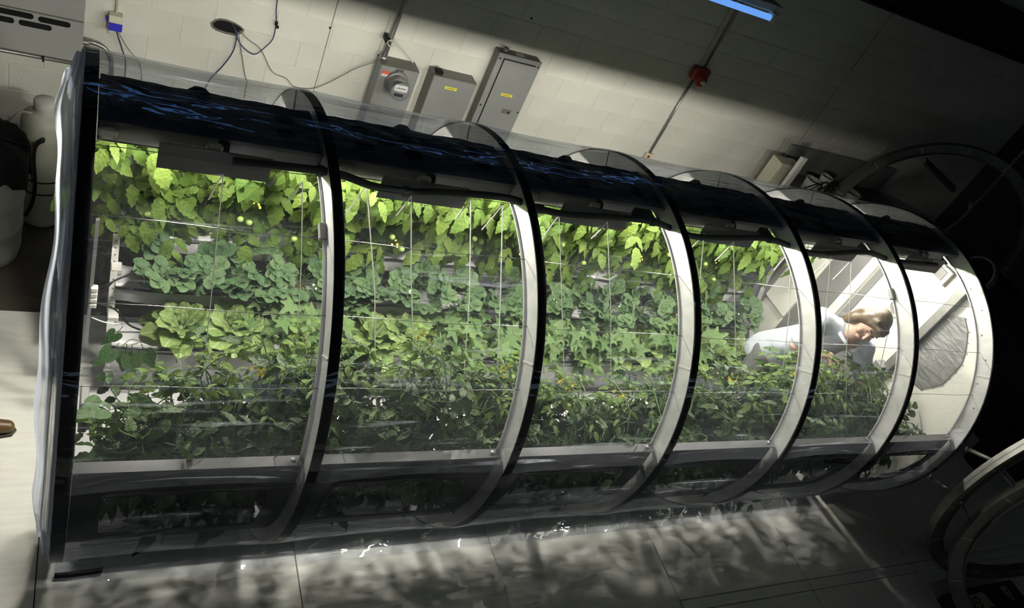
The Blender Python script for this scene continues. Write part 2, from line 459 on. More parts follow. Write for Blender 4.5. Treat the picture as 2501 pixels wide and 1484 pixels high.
# ================================================================== TUNNEL GREENHOUSE
gh = empty('tunnel_greenhouse', (2.46, 0, 0), 'long clear plastic tunnel greenhouse on aluminium hoops with black hood along its top', 'greenhouse')
A0, A1 = rad(-62), rad(242)
for i, x in enumerate(HX):
    xl = x - (.046 if i == 0 else .040)
    ro, ri = RT, .935
    band = MB().ring([(xl, ro - .006), (x, ro - .006), (x, ro), (xl, ro)], A0, A1, 96, TC).build('hoop', 'black_and_shade', gh, True)  # aluminium outer face, its shadow painted as black
    for p in band.data.polygons: p.use_smooth = False
    MB().ring([(xl, ri), (xl + .005, ri), (xl + .005, ro - .0055), (xl, ro - .0055)], A0, A1, 96, TC).build('web', 'alu', band)
    MB().ring([(xl - .012, ri - .005), (x - .004, ri - .005), (x - .004, ri), (xl - .012, ri)], A0, A1, 96, TC).build('inner_flange', 'alu', band)
    # welded splices and bolt plates on the web
    for a in (36, 118, 150):
        t = rad(a); c, s_ = math.cos(t), math.sin(t)
        T = TC @ Matrix.Rotation(-t, 4, 'X')
        MB().box((xl - .003, -ro + .008, -.004), (xl, -ri - .002, .004), T).build('splice', 'alu', band)
    if i in (1, 5):
        T = TC @ Matrix.Rotation(-rad(64), 4, 'X')
        pl = MB().box((xl - .026, -ri - .012, -.035), (xl + .002, -ri + .012, .03), T, .002).build('bolt_plate', 'alu_dull', band)
        MB().lathe([(.009, 0), (.009, .006), (.005, .009)], 8, T @ Matrix.Translation((xl - .012, -ri + .012, 0)) @ Matrix.Rotation(rad(-90), 4, 'X')).build('bolt', 'zinc', band)
    if i == 6:
        for k in range(14):
            T = TC @ Matrix.Rotation(-rad(-48 + k * 9), 4, 'X')
            MB().lathe([(.006, 0), (.004, .004)], 6, T @ Matrix.Translation((xl - .001, -.985 + (k % 2) * .025, 0)) @ Matrix.Rotation(rad(-90), 4, 'Y')).build('rivet', 'zinc', band)

# hood panels over each bay with oval holes; below them a curved reflector, white underneath
HR = .997; P0, P1 = rad(-7.5), rad(10.3)
IR = .918; I0, I1 = rad(-8), rad(33.5)
for b in range(6):
    xa, xb = HX[b] + .006, HX[b + 1] - .046
    holes = [(.17, .30), (.17, .68), (.30, .48), (.43, .28), (.43, .66), (.84, .3), (.84, .62)] if b < 3 else [(.17, .3), (.45, .3)]
    def sk(u, v, H=holes):
        return any(((u - hu) / .052) ** 2 + ((v - hv) / .105) ** 2 < 1 for hu, hv in H)
    def top(u, v, r=HR, a0=P0, a1=P1, xa=xa, xb=xb, b=b):
        a = a0 + (a1 - a0) * v + (.012 * noise1(u * 7 + b * 2, 1.0) * v if r > .97 else 0)
        rr = r + (.003 * noise1(u * 6 + b * 2, v * 5) if r == HR else 0)
        return (xa + (xb - xa) * u, rr * math.sin(a), ZC + rr * math.cos(a))
    h = MB().grid(top, 110, 56, sk).build('hood_panel', 'hood_black', gh, True)
    MB().grid(lambda u, v: top(u, v, HR - .010), 12, 8).build('blackout', 'black_and_shade', h, True)  # black sheet added to stand for the shade inside the holes
    e0 = top(0, 0)
    MB().box((xa, e0[1] - .005, e0[2] - .016), (xb, e0[1], e0[2] + .001)).build('edge_strip', 'hood_black', h)
    xm = xa + (xb - xa) * .44
    Tm = Matrix.Translation((xm, HR * math.sin(P1), ZC + HR * math.cos(P1)))
    MB().lathe([(.026, -.02), (.024, .0), (.012, .016)], 10, Tm @ Matrix.Rotation(-P1, 4, 'X') @ Matrix.Diagonal((1.7, .8, 1, 1))).build('bracket', 'hood_black', h)
    rf = MB().grid(lambda u, v: top(u, v, IR, I0, I1), 10, 24).build('lamp_reflector', 'black_and_shade', gh, True)
    MB().grid(lambda u, v: top(u, v, IR - .006, I0, I1), 10, 24).build('white_lining', 'reflector_white', rf, True)
    # beige tube below the hood's front edge, end caps
    tb = MB().tube([(xa + .004, -.135, 1.985), (xa + .38, -.135, 1.985)], .033, 14).build('lamp_jacket', 'jacket_beige', gh, True)
    for q in (xa + .03, xa + .365):
        MB().box((q - .03, -.178, 1.975), (q + .03, -.160, 2.018), None, .012).build('clip', 'jacket_beige', tb)
    MB().tube([(xa + .38, -.137, 1.983), (xa + .42, -.142, 1.983)], .026, 12).build('connector', 'black_rubber', tb, True)
    MB().box((xa + .40, -.126, 1.955), (xb if b < 2 else xa + .62, -.120, 2.012)).build('added_glare_panel', 'flap_grey', gh)  # added panel that keeps the bright bulb out of the camera's view
    # grey shade flap hanging before the lamp
    f0, f1 = HX[b] + .192, HX[b] + .572
    MB().box((f0, -.193, 1.900), (f1, -.189, 2.004)).build('shade_flap', 'flap_grey', gh)
# front bench rail, skirt panels coloured as if backlit, with windows
for b in range(6):
    xa, xb = HX[b] + .004, HX[b + 1] - .05
    ro = MB().box((xa, -.965, 1.190), (xb, -.920, 1.196)).build('bench_rail', 'rail_alu', gh)
    def panel(u, v, xa=xa, xb=xb):
        zz = 1.17 - .64 * v
        yy = -math.sqrt(.962 ** 2 - (zz - ZC) ** 2)
        return (xa + (xb - xa) * u, yy, zz)
    def win(u, v):
        du = max(abs(u - .5) - .33, 0) / .05; dv = max(abs(v - .42) - .17, 0) / .08
        return du * du + dv * dv < 1
    sp = MB().grid(panel, 60, 30, win).build('skirt_panel', 'skirt_backlit', gh, True)
    # raised rim round the window
    pts = []
    for k in range(41):
        t = 2 * pi * k / 40
        c, s_ = math.cos(t), math.sin(t)
        u = .5 + (.33 + .05 * abs(c) ** .5) * (1 if c > 0 else -1) * min(1, abs(c) * 1.6) ** .6
        v = .42 + (.17 + .08 * abs(s_) ** .5) * (1 if s_ > 0 else -1) * min(1, abs(s_) * 1.6) ** .6
        q = Vector(panel(u, v)); pts.append((q.x, q.y - .006, q.z))
    MB().tube(pts, .006, 6).build('window_rim', 'skirt_backlit', sp, True)
    MB().lathe([(.010, 0), (.010, .005), (.005, .008)], 8, Matrix.Translation((xb - .03, -.94, 1.196))).build('bolt', 'alu_dull', ro)
# lower sill tube at the far end and longitudinal wires
MB().box((4.45, -.84, .55), (4.9, -.80, .60)).build('sill_bar', 'alu', gh)
for a in (78.3, 61.8, 44.6, 28.4):
    t = rad(a)
    pts = [(x, -.948 * math.cos(t), ZC + .948 * math.sin(t) + .004 * math.sin(x * 9)) for x in [0.0 + .1 * k for k in range(50)]]
    MB().tube(pts, .0014, 5).build('guide_wire', 'wire_dark', gh)
# clear film cover, slack between hoops
def cover(u, v):
    x = -.045 + u * (4.9175 + .045)
    t = A0 + (A1 - A0) * v
    b = 0
    for k in range(6):
        if HX[k] <= x <= HX[k + 1]: b = k
    s_ = max(0, min(1, (x - HX[b]) / (HX[b + 1] - HX[b])))
    sag = math.sin(pi * s_) ** .7 * (.012 + .005 * noise1(t * 5 + b * 1.7, x * 2))
    r = RT + .004 - sag + .0025 * noise1(t * 23 + b, x * 3.0) * math.sin(pi * s_)
    return (x, -r * math.cos(t), ZC + r * math.sin(t))
MB().grid(cover, 120, 150).build('film_cover', 'cover_film', gh, True)
# gathered film end at the near hoop
def gather(u, v):
    t = rad(-40) + rad(270) * v
    w_ = .055 + .022 * noise1(t * 2.1, 1.0) + .015 * math.sin(t * 1.4)
    r = RT + .002 + .014 * math.sin(u * 15 + 4 * noise1(t * 1.3, 2)) * min(1, u * 3) + .004 * noise1(t * 9, u * 5) - .13 * u ** 1.4
    return (-.045 - u * w_, -r * math.cos(t), ZC + r * math.sin(t))
MB().grid(gather, 26, 200).build('gathered_film', 'end_film', gh, True)
# clear film strip lying along the floor below the cover
def skirtfilm(u, v):
    x = -.02 + 4.95 * u
    y = -.50 - .23 * v
    z = .008 + .010 * (noise1(x * 9, v * 4) + 1) * (.4 + .6 * (1 - v)) + .03 * (1 - v) ** 2
    return (x, y, z)
MB().grid(skirtfilm, 160, 10).build('floor_film', 'floor_film', gh, True)
# inner film sheets: aisle lining
def aisle(u, v):
    y = -.42 + .70 * v
    return (.03 + 4.85 * u, y, .14 + .012 * noise1(u * 40, v * 7))
MB().grid(aisle, 120, 14).build('aisle_lining', 'aisle_film', gh, True)
# end wall
XE = 4.955
ew = MB().ring([(XE, .0005), (XE + .02, .0005), (XE + .02, .99), (XE, .99)], 0, 2 * pi, 72, TC, closed=True).build('end_wall', 'end_white', gh)
def slab(name, y0, y1, z0, z1, x0, m, par=ew, th=.02):
    return MB().box((x0 - th, y0, z0), (x0, y1, z1), None, .003).build(name, m, par)
slab('door_post', -.335, -.275, .25, 1.97, XE, 'alu_dull', th=.05)
slab('door_post', .205, .262, .25, 1.9, XE, 'end_grey', th=.012)
slab('door_post', .27, .34, .25, 1.9, XE, 'end_white', th=.04)
slab('curtain', .34, .60, .35, 1.80, XE, 'end_grey', th=.008)
slab('side_panel', .60, .86, .72, 1.34, XE, 'end_white', th=.03)
slab('side_post', .86, .90, .5, 1.4, XE, 'end_grey', th=.04)
slab('latch_box', -.31, -.235, .99, 1.14, XE, 'end_grey', th=.09)
slab('lower_panel', -.32, .2, .2, .98, XE, 'end_grey', th=.01)
vf = slab('vent_frame', -.17, .0, 1.79, 1.90, XE, 'end_white', th=.03)
slab('vent_pane', -.14, -.03, 1.81, 1.88, XE - .03, 'end_grey', par=vf, th=.004)
MB().ring([(-.012, .052), (0, .052), (0, .066), (-.012, .066)], 0, 2 * pi, 32, Matrix.Translation((XE, -.04, 1.46)), closed=True).build('port_ring', 'cream', ew)
MB().ring([(-.004, .0005), (0, .0005), (0, .052), (-.004, .052)], 0, 2 * pi, 32, Matrix.Translation((XE, -.04, 1.46)), closed=True).build('port_cover', 'end_grey', ew)
TY = Matrix(((0, 0, -1, XE), (1, 0, 0, 0), (0, 1, 0, 0), (0, 0, 0, 1)))
wpoly = [(-.345, 1.70), (-.42, 1.748), (-.495, 1.704), (-.585, 1.598), (-.622, 1.528), (-.632, 1.341), (-.56, 1.212), (-.345, 1.18)]
vw = MB().prism(wpoly, .008, TY).build('vinyl_window', 'vinyl', ew)
for k in range(len(wpoly) - 1):
    a, b_ = Vector(wpoly[k]), Vector(wpoly[k + 1])
    n_ = max(1, int((b_ - a).length / .05))
    for j in range(n_):
        q = a.lerp(b_, j / n_)
        MB().lathe([(.005, 0), (.003, .004)], 6, TY @ Matrix.Translation((q.x - .012, q.y, .0))).build('rivet', 'zinc', vw)
# ------------------------------------------------------------------ grow lamps (the light of the place)
for b in range(6):
    xa = HX[b] + .25; xb = HX[b] + .46
    at = ((xa + xb) / 2, .11, 1.85)
    lamp = empty('grow_lamp', at, 'bright tubular grow lamp under the black hood in the %s bay from the near end' % ORD[b], 'lamp', 'grow lamps along the tunnel roof')
    MB().tube([(xa, .11, 1.85), (xb, .11, 1.85)], .018, 8).build('bulb', 'lamp_glow', lamp, True)
    for q, s_ in ((xa - .05, 1), (xb, 1)):
        MB().tube([(q, .11, 1.85), (q + .05, .11, 1.85)], .022, 12).build('socket', 'white_plastic', lamp, True)
    for q in (xa - .03, xb + .03): MB().tube([(q, .11, 1.868), (q, .11, 1.936)], .004, 6).build('hanger', 'zinc', lamp)

# black hose along the hood
hp = [(.458, -.085, 1.945), (.627, -.085, 1.955), (.784, -.085, 1.960), (.885, -.085, 1.953), (1.014, -.085, 1.925), (1.157, -.085, 1.922), (1.333, -.085, 1.945), (1.62, -.085, 1.962), (1.815, -.085, 1.930), (1.978, -.085, 1.922),
      (2.203, -.085, 1.940), (2.47, -.085, 1.950), (2.76, -.085, 1.900), (3.033, -.085, 1.922), (3.30, -.085, 1.948), (3.707, -.085, 1.898), (4.11, -.085, 1.955), (4.4, -.085, 1.925), (4.85, -.085, 1.935)]
hz = MB().tube(smooth_path([(x - .053 * (x + .05), -.222, z + .046) for x, y, z in hp], 8), .016, 10).build('cable_hose', 'black_rubber', None, True, (2.4, -.22, 1.99))
tag(hz, 'thick black hose sagging along the front edge of the hood', 'hose')
for x, y, z in hp[2::3]:
    MB().ring([(x - .012, .0165), (x + .012, .0165), (x + .012, .021), (x - .012, .021)], 0, 2 * pi, 12, Matrix.Translation((-.053 * (x + .05), -.222, z + .046)), closed=True).build('hose_clip', 'black_rubber', hz)

# ================================================================== TRAYS, RACK AND STRINGS
def tray(name, label, x0, x1, y0, y1, z0, z1, m='tray_film', sag=.012, lip=True):
    def fn(u, v):
        # wraps front face, top, back face
        per = [(y0, z0), (y0 - .004, z0 + (z1 - z0) * .5), (y0, z1), ((y0 + y1) / 2, z1 + .012), (y1, z1), (y1, z0)]
        k = min(int(v * 5), 4); f_ = v * 5 - k
        y = per[k][0] * (1 - f_) + per[k + 1][0] * f_; z = per[k][1] * (1 - f_) + per[k + 1][1] * f_
        return (x0 + (x1 - x0) * u, y + .005 * noise1(u * 70, v * 3), z - sag * abs(math.sin(u * 9 * pi)) + .004 * noise1(u * 50, 2 + v * 6))
    o = MB().grid(fn, 140, 10).build(name, m, None, True, ((x0 + x1) / 2, (y0 + y1) / 2, z0))
    tag(o, label, 'tray')
    if lip: MB().tube([(x0 + (x1 - x0) * k / 60, y0 - .008, z1 - .004 - sag * abs(math.sin(k / 60 * 9 * pi))) for k in range(61)], .007, 6).build('edge_cord', 'tray_black', o, True)
    return o
tray('growing_sleeve', 'white plastic growing sleeve of the back tomato row, highest of the tiers', .16, 4.62, .76, .93, .70, .80)
tray('growing_sleeve', 'white plastic growing sleeve under the strawberries, middle tier', .16, 4.62, .55, .71, .52, .62)
tray('growing_sleeve', 'white plastic growing sleeve under lettuce and sweet potato, lowest tier by the aisle', .16, 4.62, .33, .50, .31, .42)
tray('growing_sleeve', 'white plastic growing sleeve of the front tomato row behind the bench rail', .10, 4.80, -.49, -.34, .33, .42)
ap = MB().grid(lambda u, v: (.14 + 4.5 * u, .325 - .03 * math.sin(v * 3) + .01 * noise1(u * 45, v * 3), .37 - .23 * v), 120, 8).build('apron_sheet', 'aisle_film', None, True, (2.3, .3, .14))
tag(ap, 'grey plastic apron sheet hanging from the lowest tier to the aisle', 'sheet')
bl = MB().grid(lambda u, v: (.06 + 4.82 * u, -.40 - .07 * v, .135 + .20 * v + .008 * noise1(u * 50, v * 4)), 100, 6).build('bench_blackout', 'tray_black', None, True, (2.4, -.5, .13))  # sheet added to stop lamplight leaking onto the front floor
tag(bl, 'added liner closing the space below the front growing sleeve', 'sheet')
# perforated step brackets
rk = empty('step_rack', (.16, .6, .14), 'perforated pale steel step brackets at the near end of the tiers', 'rack')
steps = [((.92, 1.0), (.80, .80)), ((.74, .80), (.66, .64)), ((.62, .66), (.50, .46)), ((.44, .48), (.33, .24))]
for (ya, za), (yb, zb) in steps:
    a = Vector((.15, ya, za)); b_ = Vector((.15, yb, zb)); d = (b_ - a)
    T = frame(a, d, (-.2, -1, .8))
    br = MB().box((-.016, 0, 0), (.016, d.length, .003), T).build('bracket', 'white_plastic', rk)
    for k in range(4):
        MB().lathe([(.005, 0), (.005, .0012)], 8, T @ Matrix.Translation((0, d.length * (.2 + .2 * k), .0028))).build('hole', 'end_grey', br)
    MB().box((.135, yb - .045, zb - .004), (.185, yb + .02, zb + .03), None, .004).build('step', 'white_plastic', rk)
MB().box((.148, .30, .12), (.162, .33, .30)).box((.148, .86, .12), (.162, .89, .9)).build('leg', 'white_plastic', rk)
# valve manifold and drip tubes at the near end
mf = empty('valve_manifold', (.06, .35, .55), 'white valve block with thin black drip tubes at the near hoop', 'manifold')
MB().box((.04, .34, .40), (.055, .36, 1.20)).build('upright', 'zinc', mf)
for k in range(4):
    MB().box((.045, .325, .78 - k * .035), (.075, .355, .805 - k * .035), None, .003).build('valve', 'white_plastic', mf)
for k in range(5):
    s0 = Vector((.07, .34, .79 - .03 * min(k, 3)))
    pts = smooth_path([s0, (.14, .36 + .02 * k, .80 - .02 * k + .03), (.22, .46 + .02 * k, .80 - .02 * k), (.25, .56 + .02 * k, .74), (.24 + .02 * k, .60, .66)], 8)
    MB().tube(pts, .004, 6).build('drip_tube', 'black_rubber', mf, True)
MB().tube(smooth_path([(.07, .34, .70), (.16, .36, .64), (.23, .40, .50), (.30, .42, .44)], 8), .005, 6).build('drip_tube', 'black_rubber', mf, True)
MB().tube(smooth_path([(.06, .34, .60), (.12, .33, .58), (.20, .40, .50)], 8), .003, 6).build('tie_cord', 'string_white', mf, True)
cb = empty('control_box', (.05, -.45, .85), 'grey electrical control box with white terminals at the near end', 'box')
MB().box((.02, -.50, .80), (.05, -.40, .98), None, .004).build('case', 'end_grey', cb)
for k in range(6):
    MB().box((.05, -.49, .805 + k * .027), (.075, -.44, .825 + k * .027), None, .002).build('terminal', 'white_plastic', cb)
for k in range(5):
    MB().tube(smooth_path([(.075, -.46, .815 + k * .027), (.12, -.47, .82 + k * .02), (.19, -.5 - .01 * k, .80 + k * .022), (.28, -.55, .78)], 6), .0035, 6).build('lead', 'black_rubber', cb, True)

# trellis strings
S = [((.445, 1.80), (.448, -.45, 1.10)), ((.747, 1.815), (.782, -.45, 1.28)), ((1.008, 1.84), (1.206, -.45, 1.0)), ((1.217, 1.82), (1.33, -.45, 1.2)), ((1.495, 1.90), (1.652, -.45, 1.0)), ((1.66, 1.84), (1.80, -.45, 1.1)),
     ((1.978, 1.825), (2.25, -.45, 1.0)), ((2.261, 1.83), (2.56, -.45, .98)), ((2.90, 1.84), (3.05, -.45, 1.1)), ((3.136, 1.815), (3.374, -.45, 1.15)), ((3.60, 1.81), (3.75, -.45, 1.15)), ((3.954, 1.805), (4.05, -.45, 1.2)), ((4.15, 1.80), (4.28, -.45, 1.2)), ((4.60, 1.83), (4.7, -.45, 1.1))]
for k, ((x, z), bt) in enumerate(S):
    x -= .066 * (x + .05); z = min(z + .115, 1.96)
    st = empty('trellis_string', (x, -.20, z), 'white trellis string, %s from the near end, hanging from the hood into the front tomatoes' % ORD[k], 'string', 'trellis strings')
    mid = Vector((x + (bt[0] - x) * .45 + R.uniform(-.015, .015), -.33, z + (bt[2] - z) * .45))
    MB().tube([(x, -.20, z), mid, bt], .0022, 5).build('cord', 'string_white', st)
    MB().tube(smooth_path([(x, -.20, z), (x - .02, -.21, z - .05), (x - .035 - R.uniform(0, .02), -.22, z - R.uniform(.09, .14))], 4), [.0022] * 4 + [.003] * 5, 5).build('tail', 'string_white', st)

# ================================================================== LEAVES
def blade(mb, L, W, prof, T, n=6, cols=1, fold=.25, droop=.25, ripple=0.0, serr=0.0, seed=0.0):
    base = len(mb.v); vs = []
    for i in range(n + 1):
        t = i / n
        wv = prof(t) * W * .5
        if serr and 0 < i < n: wv *= 1 + serr * (1 if i % 2 else -1)
        for j in range(-cols, cols + 1):
            u = j / cols
            x = u * wv
            z = fold * abs(x) - droop * L * t * t + ripple * W * math.sin(t * 17 + (2 if u > 0 else 5) + seed) * u * u
            y = L * t + (.10 * L * abs(u) * (1 - t) * (-1) if serr else 0)
            vs.append((x, y, z))
    m = 2 * cols + 1; fs = []
    for i in range(n):
        for j in range(m - 1):
            a = i * m + j
            fs.append((a, a + 1, a + m + 1, a + m))
    mb.add(vs, fs, T)
ovate = lambda t: (math.sin(pi * min(1, t) ** .72) ** .8 if 0 < t < 1 else 0.02)
obov = lambda t: (0.12 + .95 * math.sin(pi * (t ** 1.25) * .94) ** .8 if t > 0 else .10) if t < 1 else .22
def compound(seed, L=.20, pairs=2, lw=.56, ll=.085, droop=.35, serr=.11, name='leaf'):
    r = random.Random(seed); mb = MB()
    pt = lambda t: Vector((.01 * math.sin(t * 5 + seed), L * t, -droop * L * t * t))
    mb.tube([pt(k / 5) for k in range(6)], [.0028, .0026, .0024, .002, .0016, .001], 4)
    def leaflet(t, side, l):
        p = pt(t)
        if side == 0: d = Vector((r.uniform(-.15, .15), 1, -droop * 1.6)); nrm = Vector((0, droop, 1))
        else: d = Vector((side, .55 + r.uniform(-.2, .3), -.25 - r.uniform(0, .5))); nrm = Vector((side * .2, .1, 1))
        T = frame(p + d.normalized() * .008, d, nrm)
        mb.tube([p, p + d.normalized() * .012], .0014, 3, False)
        blade(mb, l, l * lw * r.uniform(.9, 1.15), ovate, T, 9, 1, r.uniform(.1, .4), r.uniform(.15, .55), .04, serr, r.uniform(0, 6))
    leaflet(1, 0, ll * 1.25)
    for k in range(pairs):
        t = .92 - (k + .35) / (pairs + .2) * .75
        for s_ in (-1, 1): leaflet(t + r.uniform(-.04, .04), s_, ll * r.uniform(.75, 1.05) * (1 - .1 * k))
    if pairs > 1:
        for s_ in (-1, 1): leaflet(.55 + .1 * s_, s_, ll * .38)
    return mb
def fan(mb, fn, n, T, cup=.1, droop=.2):
    vs = [(0, .0, 0)]
    for k in range(n):
        t = 2 * pi * k / n
        r = fn(t); x, y = r * math.sin(t), r * math.cos(t)
        vs.append((x, y, cup * abs(x) - droop * max(y, 0) ** 2 * 6 - .25 * abs(x) ** 2 * 6))
    fs = [(0, 1 + (k + 1) % n, 1 + k) for k in range(n)]
    mb.add(vs, fs, T)
def star(t, s=.075):
    t = (t + pi) % (2 * pi) - pi
    r = .42
    for c, wd, hh in ((0, .42, .62), (1.02, .34, .42), (-1.02, .34, .42), (2.05, .40, .34), (-2.05, .40, .34)):
        d = abs((t - c + pi) % (2 * pi) - pi)
        r = max(r, .42 + hh * max(0, 1 - d / wd) ** 1.1) if d < wd else r
    if abs(abs(t) - pi) < .35: r *= .45 + .55 * abs(abs(t) - pi) / .35
    return r * s
def heart(t, s=.075):
    t = (t + pi) % (2 * pi) - pi
    r = .70 + .85 * max(0, 1 - abs(t) / .6) ** 1.5 + .18 * math.exp(-((abs(t) - 2.3) / .5) ** 2)
    if abs(abs(t) - pi) < .45: r *= .30 + .70 * abs(abs(t) - pi) / .45
    return r * s
def petiole(mb, L, r0=.0022):
    mb.tube([(0, 0, 0), (0, L * .5, .01), (0, L, 0)], [r0, r0, r0 * .8], 4, False)
M_ = {}
M_['tomato'] = [compound(s, .17, 1 + s % 2, .54, .110, .45).mesh('leaf', 'leaf_tomato', True) for s in range(5)]
M_['front'] = [compound(20 + s, .16, 2, .46, .072, .45).mesh('leaf', 'leaf_front_shaded', True) for s in range(5)]
M_['shoot'] = [compound(40 + s, .15, 2, .46, .062, .75).mesh('leaf', 'leaf_shoot_lit', True) for s in range(3)]
def mk(fn): return fn
def strawleaf(s):
    r = random.Random(s); mb = MB(); petiole(mb, .07)
    rd = lambda t: .2 + .85 * math.sin(pi * t ** .9 * .9 + .05) ** .7 if t < 1 else .35
    for a in (-1.15, 0, 1.15):
        d = Vector((math.sin(a), math.cos(a), -.1)); T = frame((0, .07, 0), d, (0, 0, 1))
        blade(mb, .058, .056, rd, T, 7, 1, .3, .1, .03, .07, r.uniform(0, 5))
    return mb.mesh('leaf', 'leaf_strawberry', True)
M_['straw'] = [strawleaf(s) for s in range(3)]
def starleaf(s):
    mb = MB(); petiole(mb, .06); fan(mb, lambda t: star(t, .085 + .008 * s), 40, Matrix.Translation((0, .08, 0)), .12, .2)
    return mb.mesh('leaf', 'leaf_potato', True)
M_['star'] = [starleaf(s) for s in range(3)]
def heartleaf(s):
    mb = MB(); petiole(mb, .05); fan(mb, lambda t: heart(t, .055 + .006 * s), 30, Matrix.Translation((0, .075, 0)), .25, .3)
    return mb.mesh('leaf', 'leaf_heart', True)
M_['heart'] = [heartleaf(s) for s in range(2)]
def lettuceleaf(s):
    mb = MB()
    blade(mb, .19, .118 + .012 * s, obov, Matrix.Identity(4), 16, 4, .18, .20 + .12 * s, .085, 0, s * 1.7)
    mb.tube([(0, 0, -.002), (0, .07, -.006), (0, .14, -.024)], [.006, .004, .001], 5, False)
    return mb.mesh('leaf', 'leaf_lettuce', True)
M_['lettuce'] = [lettuceleaf(s) for s in range(3)]

def put(kind, root, loc, d, nrm, s):
    o = bpy.data.objects.new('leaf', R.choice(M_[kind])); COL.objects.link(o)
    o.parent = root
    o.matrix_basis = frame(Vector(loc) - Vector(root['_at']), d, nrm, s)
    return o
def inside(p, r=.955): return (p[1] ** 2 + (p[2] - ZC) ** 2) < r * r
def blossom(root, loc, m, k=5, s=.011, name='flower'):
    mb = MB()
    for q in range(k):
        c = Vector(loc) + Vector((R.uniform(-.03, .03), R.uniform(-.03, .02), R.uniform(-.02, .03)))
        nz = Vector((R.uniform(-.5, .5), -.7, R.uniform(0, 1)))
        T = frame(c, nz.orthogonal(), nz)
        vs = [(0, 0, 0)]; fs = []
        for j in range(10):
            a = j * pi / 5; rr = s if j % 2 == 0 else s * .45
            vs.append((rr * math.cos(a), rr * math.sin(a), .003))
        fs = [(0, 1 + j, 1 + (j + 1) % 10) for j in range(10)]
        mb.add(vs, fs, T)
    return mb.build(name, m, root)

# back row of tomatoes
def bay_of(x):
    b = 0
    for k in range(6):
        if x >= HX[k]: b = k
    return b
nT = 11
for i in range(nT):
    x0 = .30 + i * .40
    root = empty('tomato_plant', (x0, .85, .78), 'leafy yellow-green tomato plant on the back tier, %s from the near end' % ORD[i], 'tomato plant', 'back tier tomato plants')
    stems = []
    for k in range(4):
        p0 = Vector((x0, .85, .78)); p1 = Vector((x0 + R.uniform(-.15, .15), .80 + R.uniform(-.06, .04), 1.12)); p2 = Vector((p1.x + R.uniform(-.12, .12), .74 + R.uniform(-.08, .03), 1.42)); p3 = Vector((p2.x + R.uniform(-.1, .1), .58 + R.uniform(-.1, .04), 1.60))
        stems.append(smooth_path([p0, p1, p2, p3], 6))
    sm = MB()
    for s_ in stems: sm.tube(s_, .004, 5)
    sm.build('stem', 'stem_green', root, True)
    n = 0; tries = 0
    while n < 64 and tries < 700:
        tries += 1
        s_ = R.choice(stems); p = s_[int(len(s_) * R.uniform(.18, 1)) - 1] + Vector((R.uniform(-.16, .16), R.uniform(-.10, .06), R.uniform(-.06, .06)))
        if p.z < .88 or p.x < .10 or p.x > 4.52: continue
        d = Vector((R.uniform(-1, 1), R.uniform(-1.0, -.15), R.uniform(-1.3, -.05))).normalized()
        sc_ = R.uniform(.62, 1.0)
        tip = p + d * .25 * sc_
        if not inside(tip, .93) or not inside(p, .95) or (tip.z > 1.66): continue
        put('tomato', root, p, d, (R.uniform(-.35, .35), -.8 + R.uniform(-.2, .4), .9), sc_)
        n += 1
    if i % 2 == 1:
        blossom(root, (x0 + R.uniform(-.1, .1), .55, 1.15 + R.uniform(-.1, .1)), 'flower_yellow', 4, .009)
    for k in range(2):
        c = Vector((x0 + R.uniform(-.15, .15), .60, R.uniform(1.0, 1.2)))
        MB().lathe([(.002, -.016), (.013, -.01), (.017, 0), (.013, .011), (.003, .015)], 10, Matrix.Translation(c)).build('fruit', 'fruit_green', root, True)

# strawberries on the middle tier
sx = [.45, .66, .88, 1.10, 1.32, 1.54, 1.78, 2.02, 2.35, 2.65, 2.95, 3.25, 3.55, 3.85, 4.15, 4.45]
for i, x0 in enumerate(sx):
    root = empty('strawberry_plant', (x0, .63, .62), 'low round-leaved strawberry plant on the middle tier, %s from the near end' % ORD[i], 'strawberry', 'strawberry plants')
    sm = MB().lathe([(.03, 0), (.035, .012), (.02, .03)], 10, Matrix.Translation((x0, .63, .615)))
    sm.build('crown', 'stem_brown', root)
    for k in range(24):
        a = R.uniform(0, 2 * pi); q = R.uniform(.0, .12)
        p = Vector((x0 + q * math.cos(a), .62 + q * .8 * math.sin(a), .64 + R.uniform(0, .12)))
        d = Vector((math.cos(a) * .8, math.sin(a) * .5 - .45, R.uniform(.0, .6)))
        put('straw', root, p, d, (R.uniform(-.3, .3), -.5, 1), R.uniform(.85, 1.3))
    sm = MB()
    for k in range(8):
        a = R.uniform(0, 2 * pi)
        sm.tube(smooth_path([(x0, .63, .63), (x0 + .06 * math.cos(a), .60 + .05 * math.sin(a), .72), (x0 + .12 * math.cos(a), .56 + .06 * math.sin(a), .70 + .05 * math.sin(k))], 4), .0018, 4)
    sm.build('stalk', 'stem_green', root)
    blossom(root, (x0 + R.uniform(-.08, .08), .54, .74), 'flower_white', 2, .009)

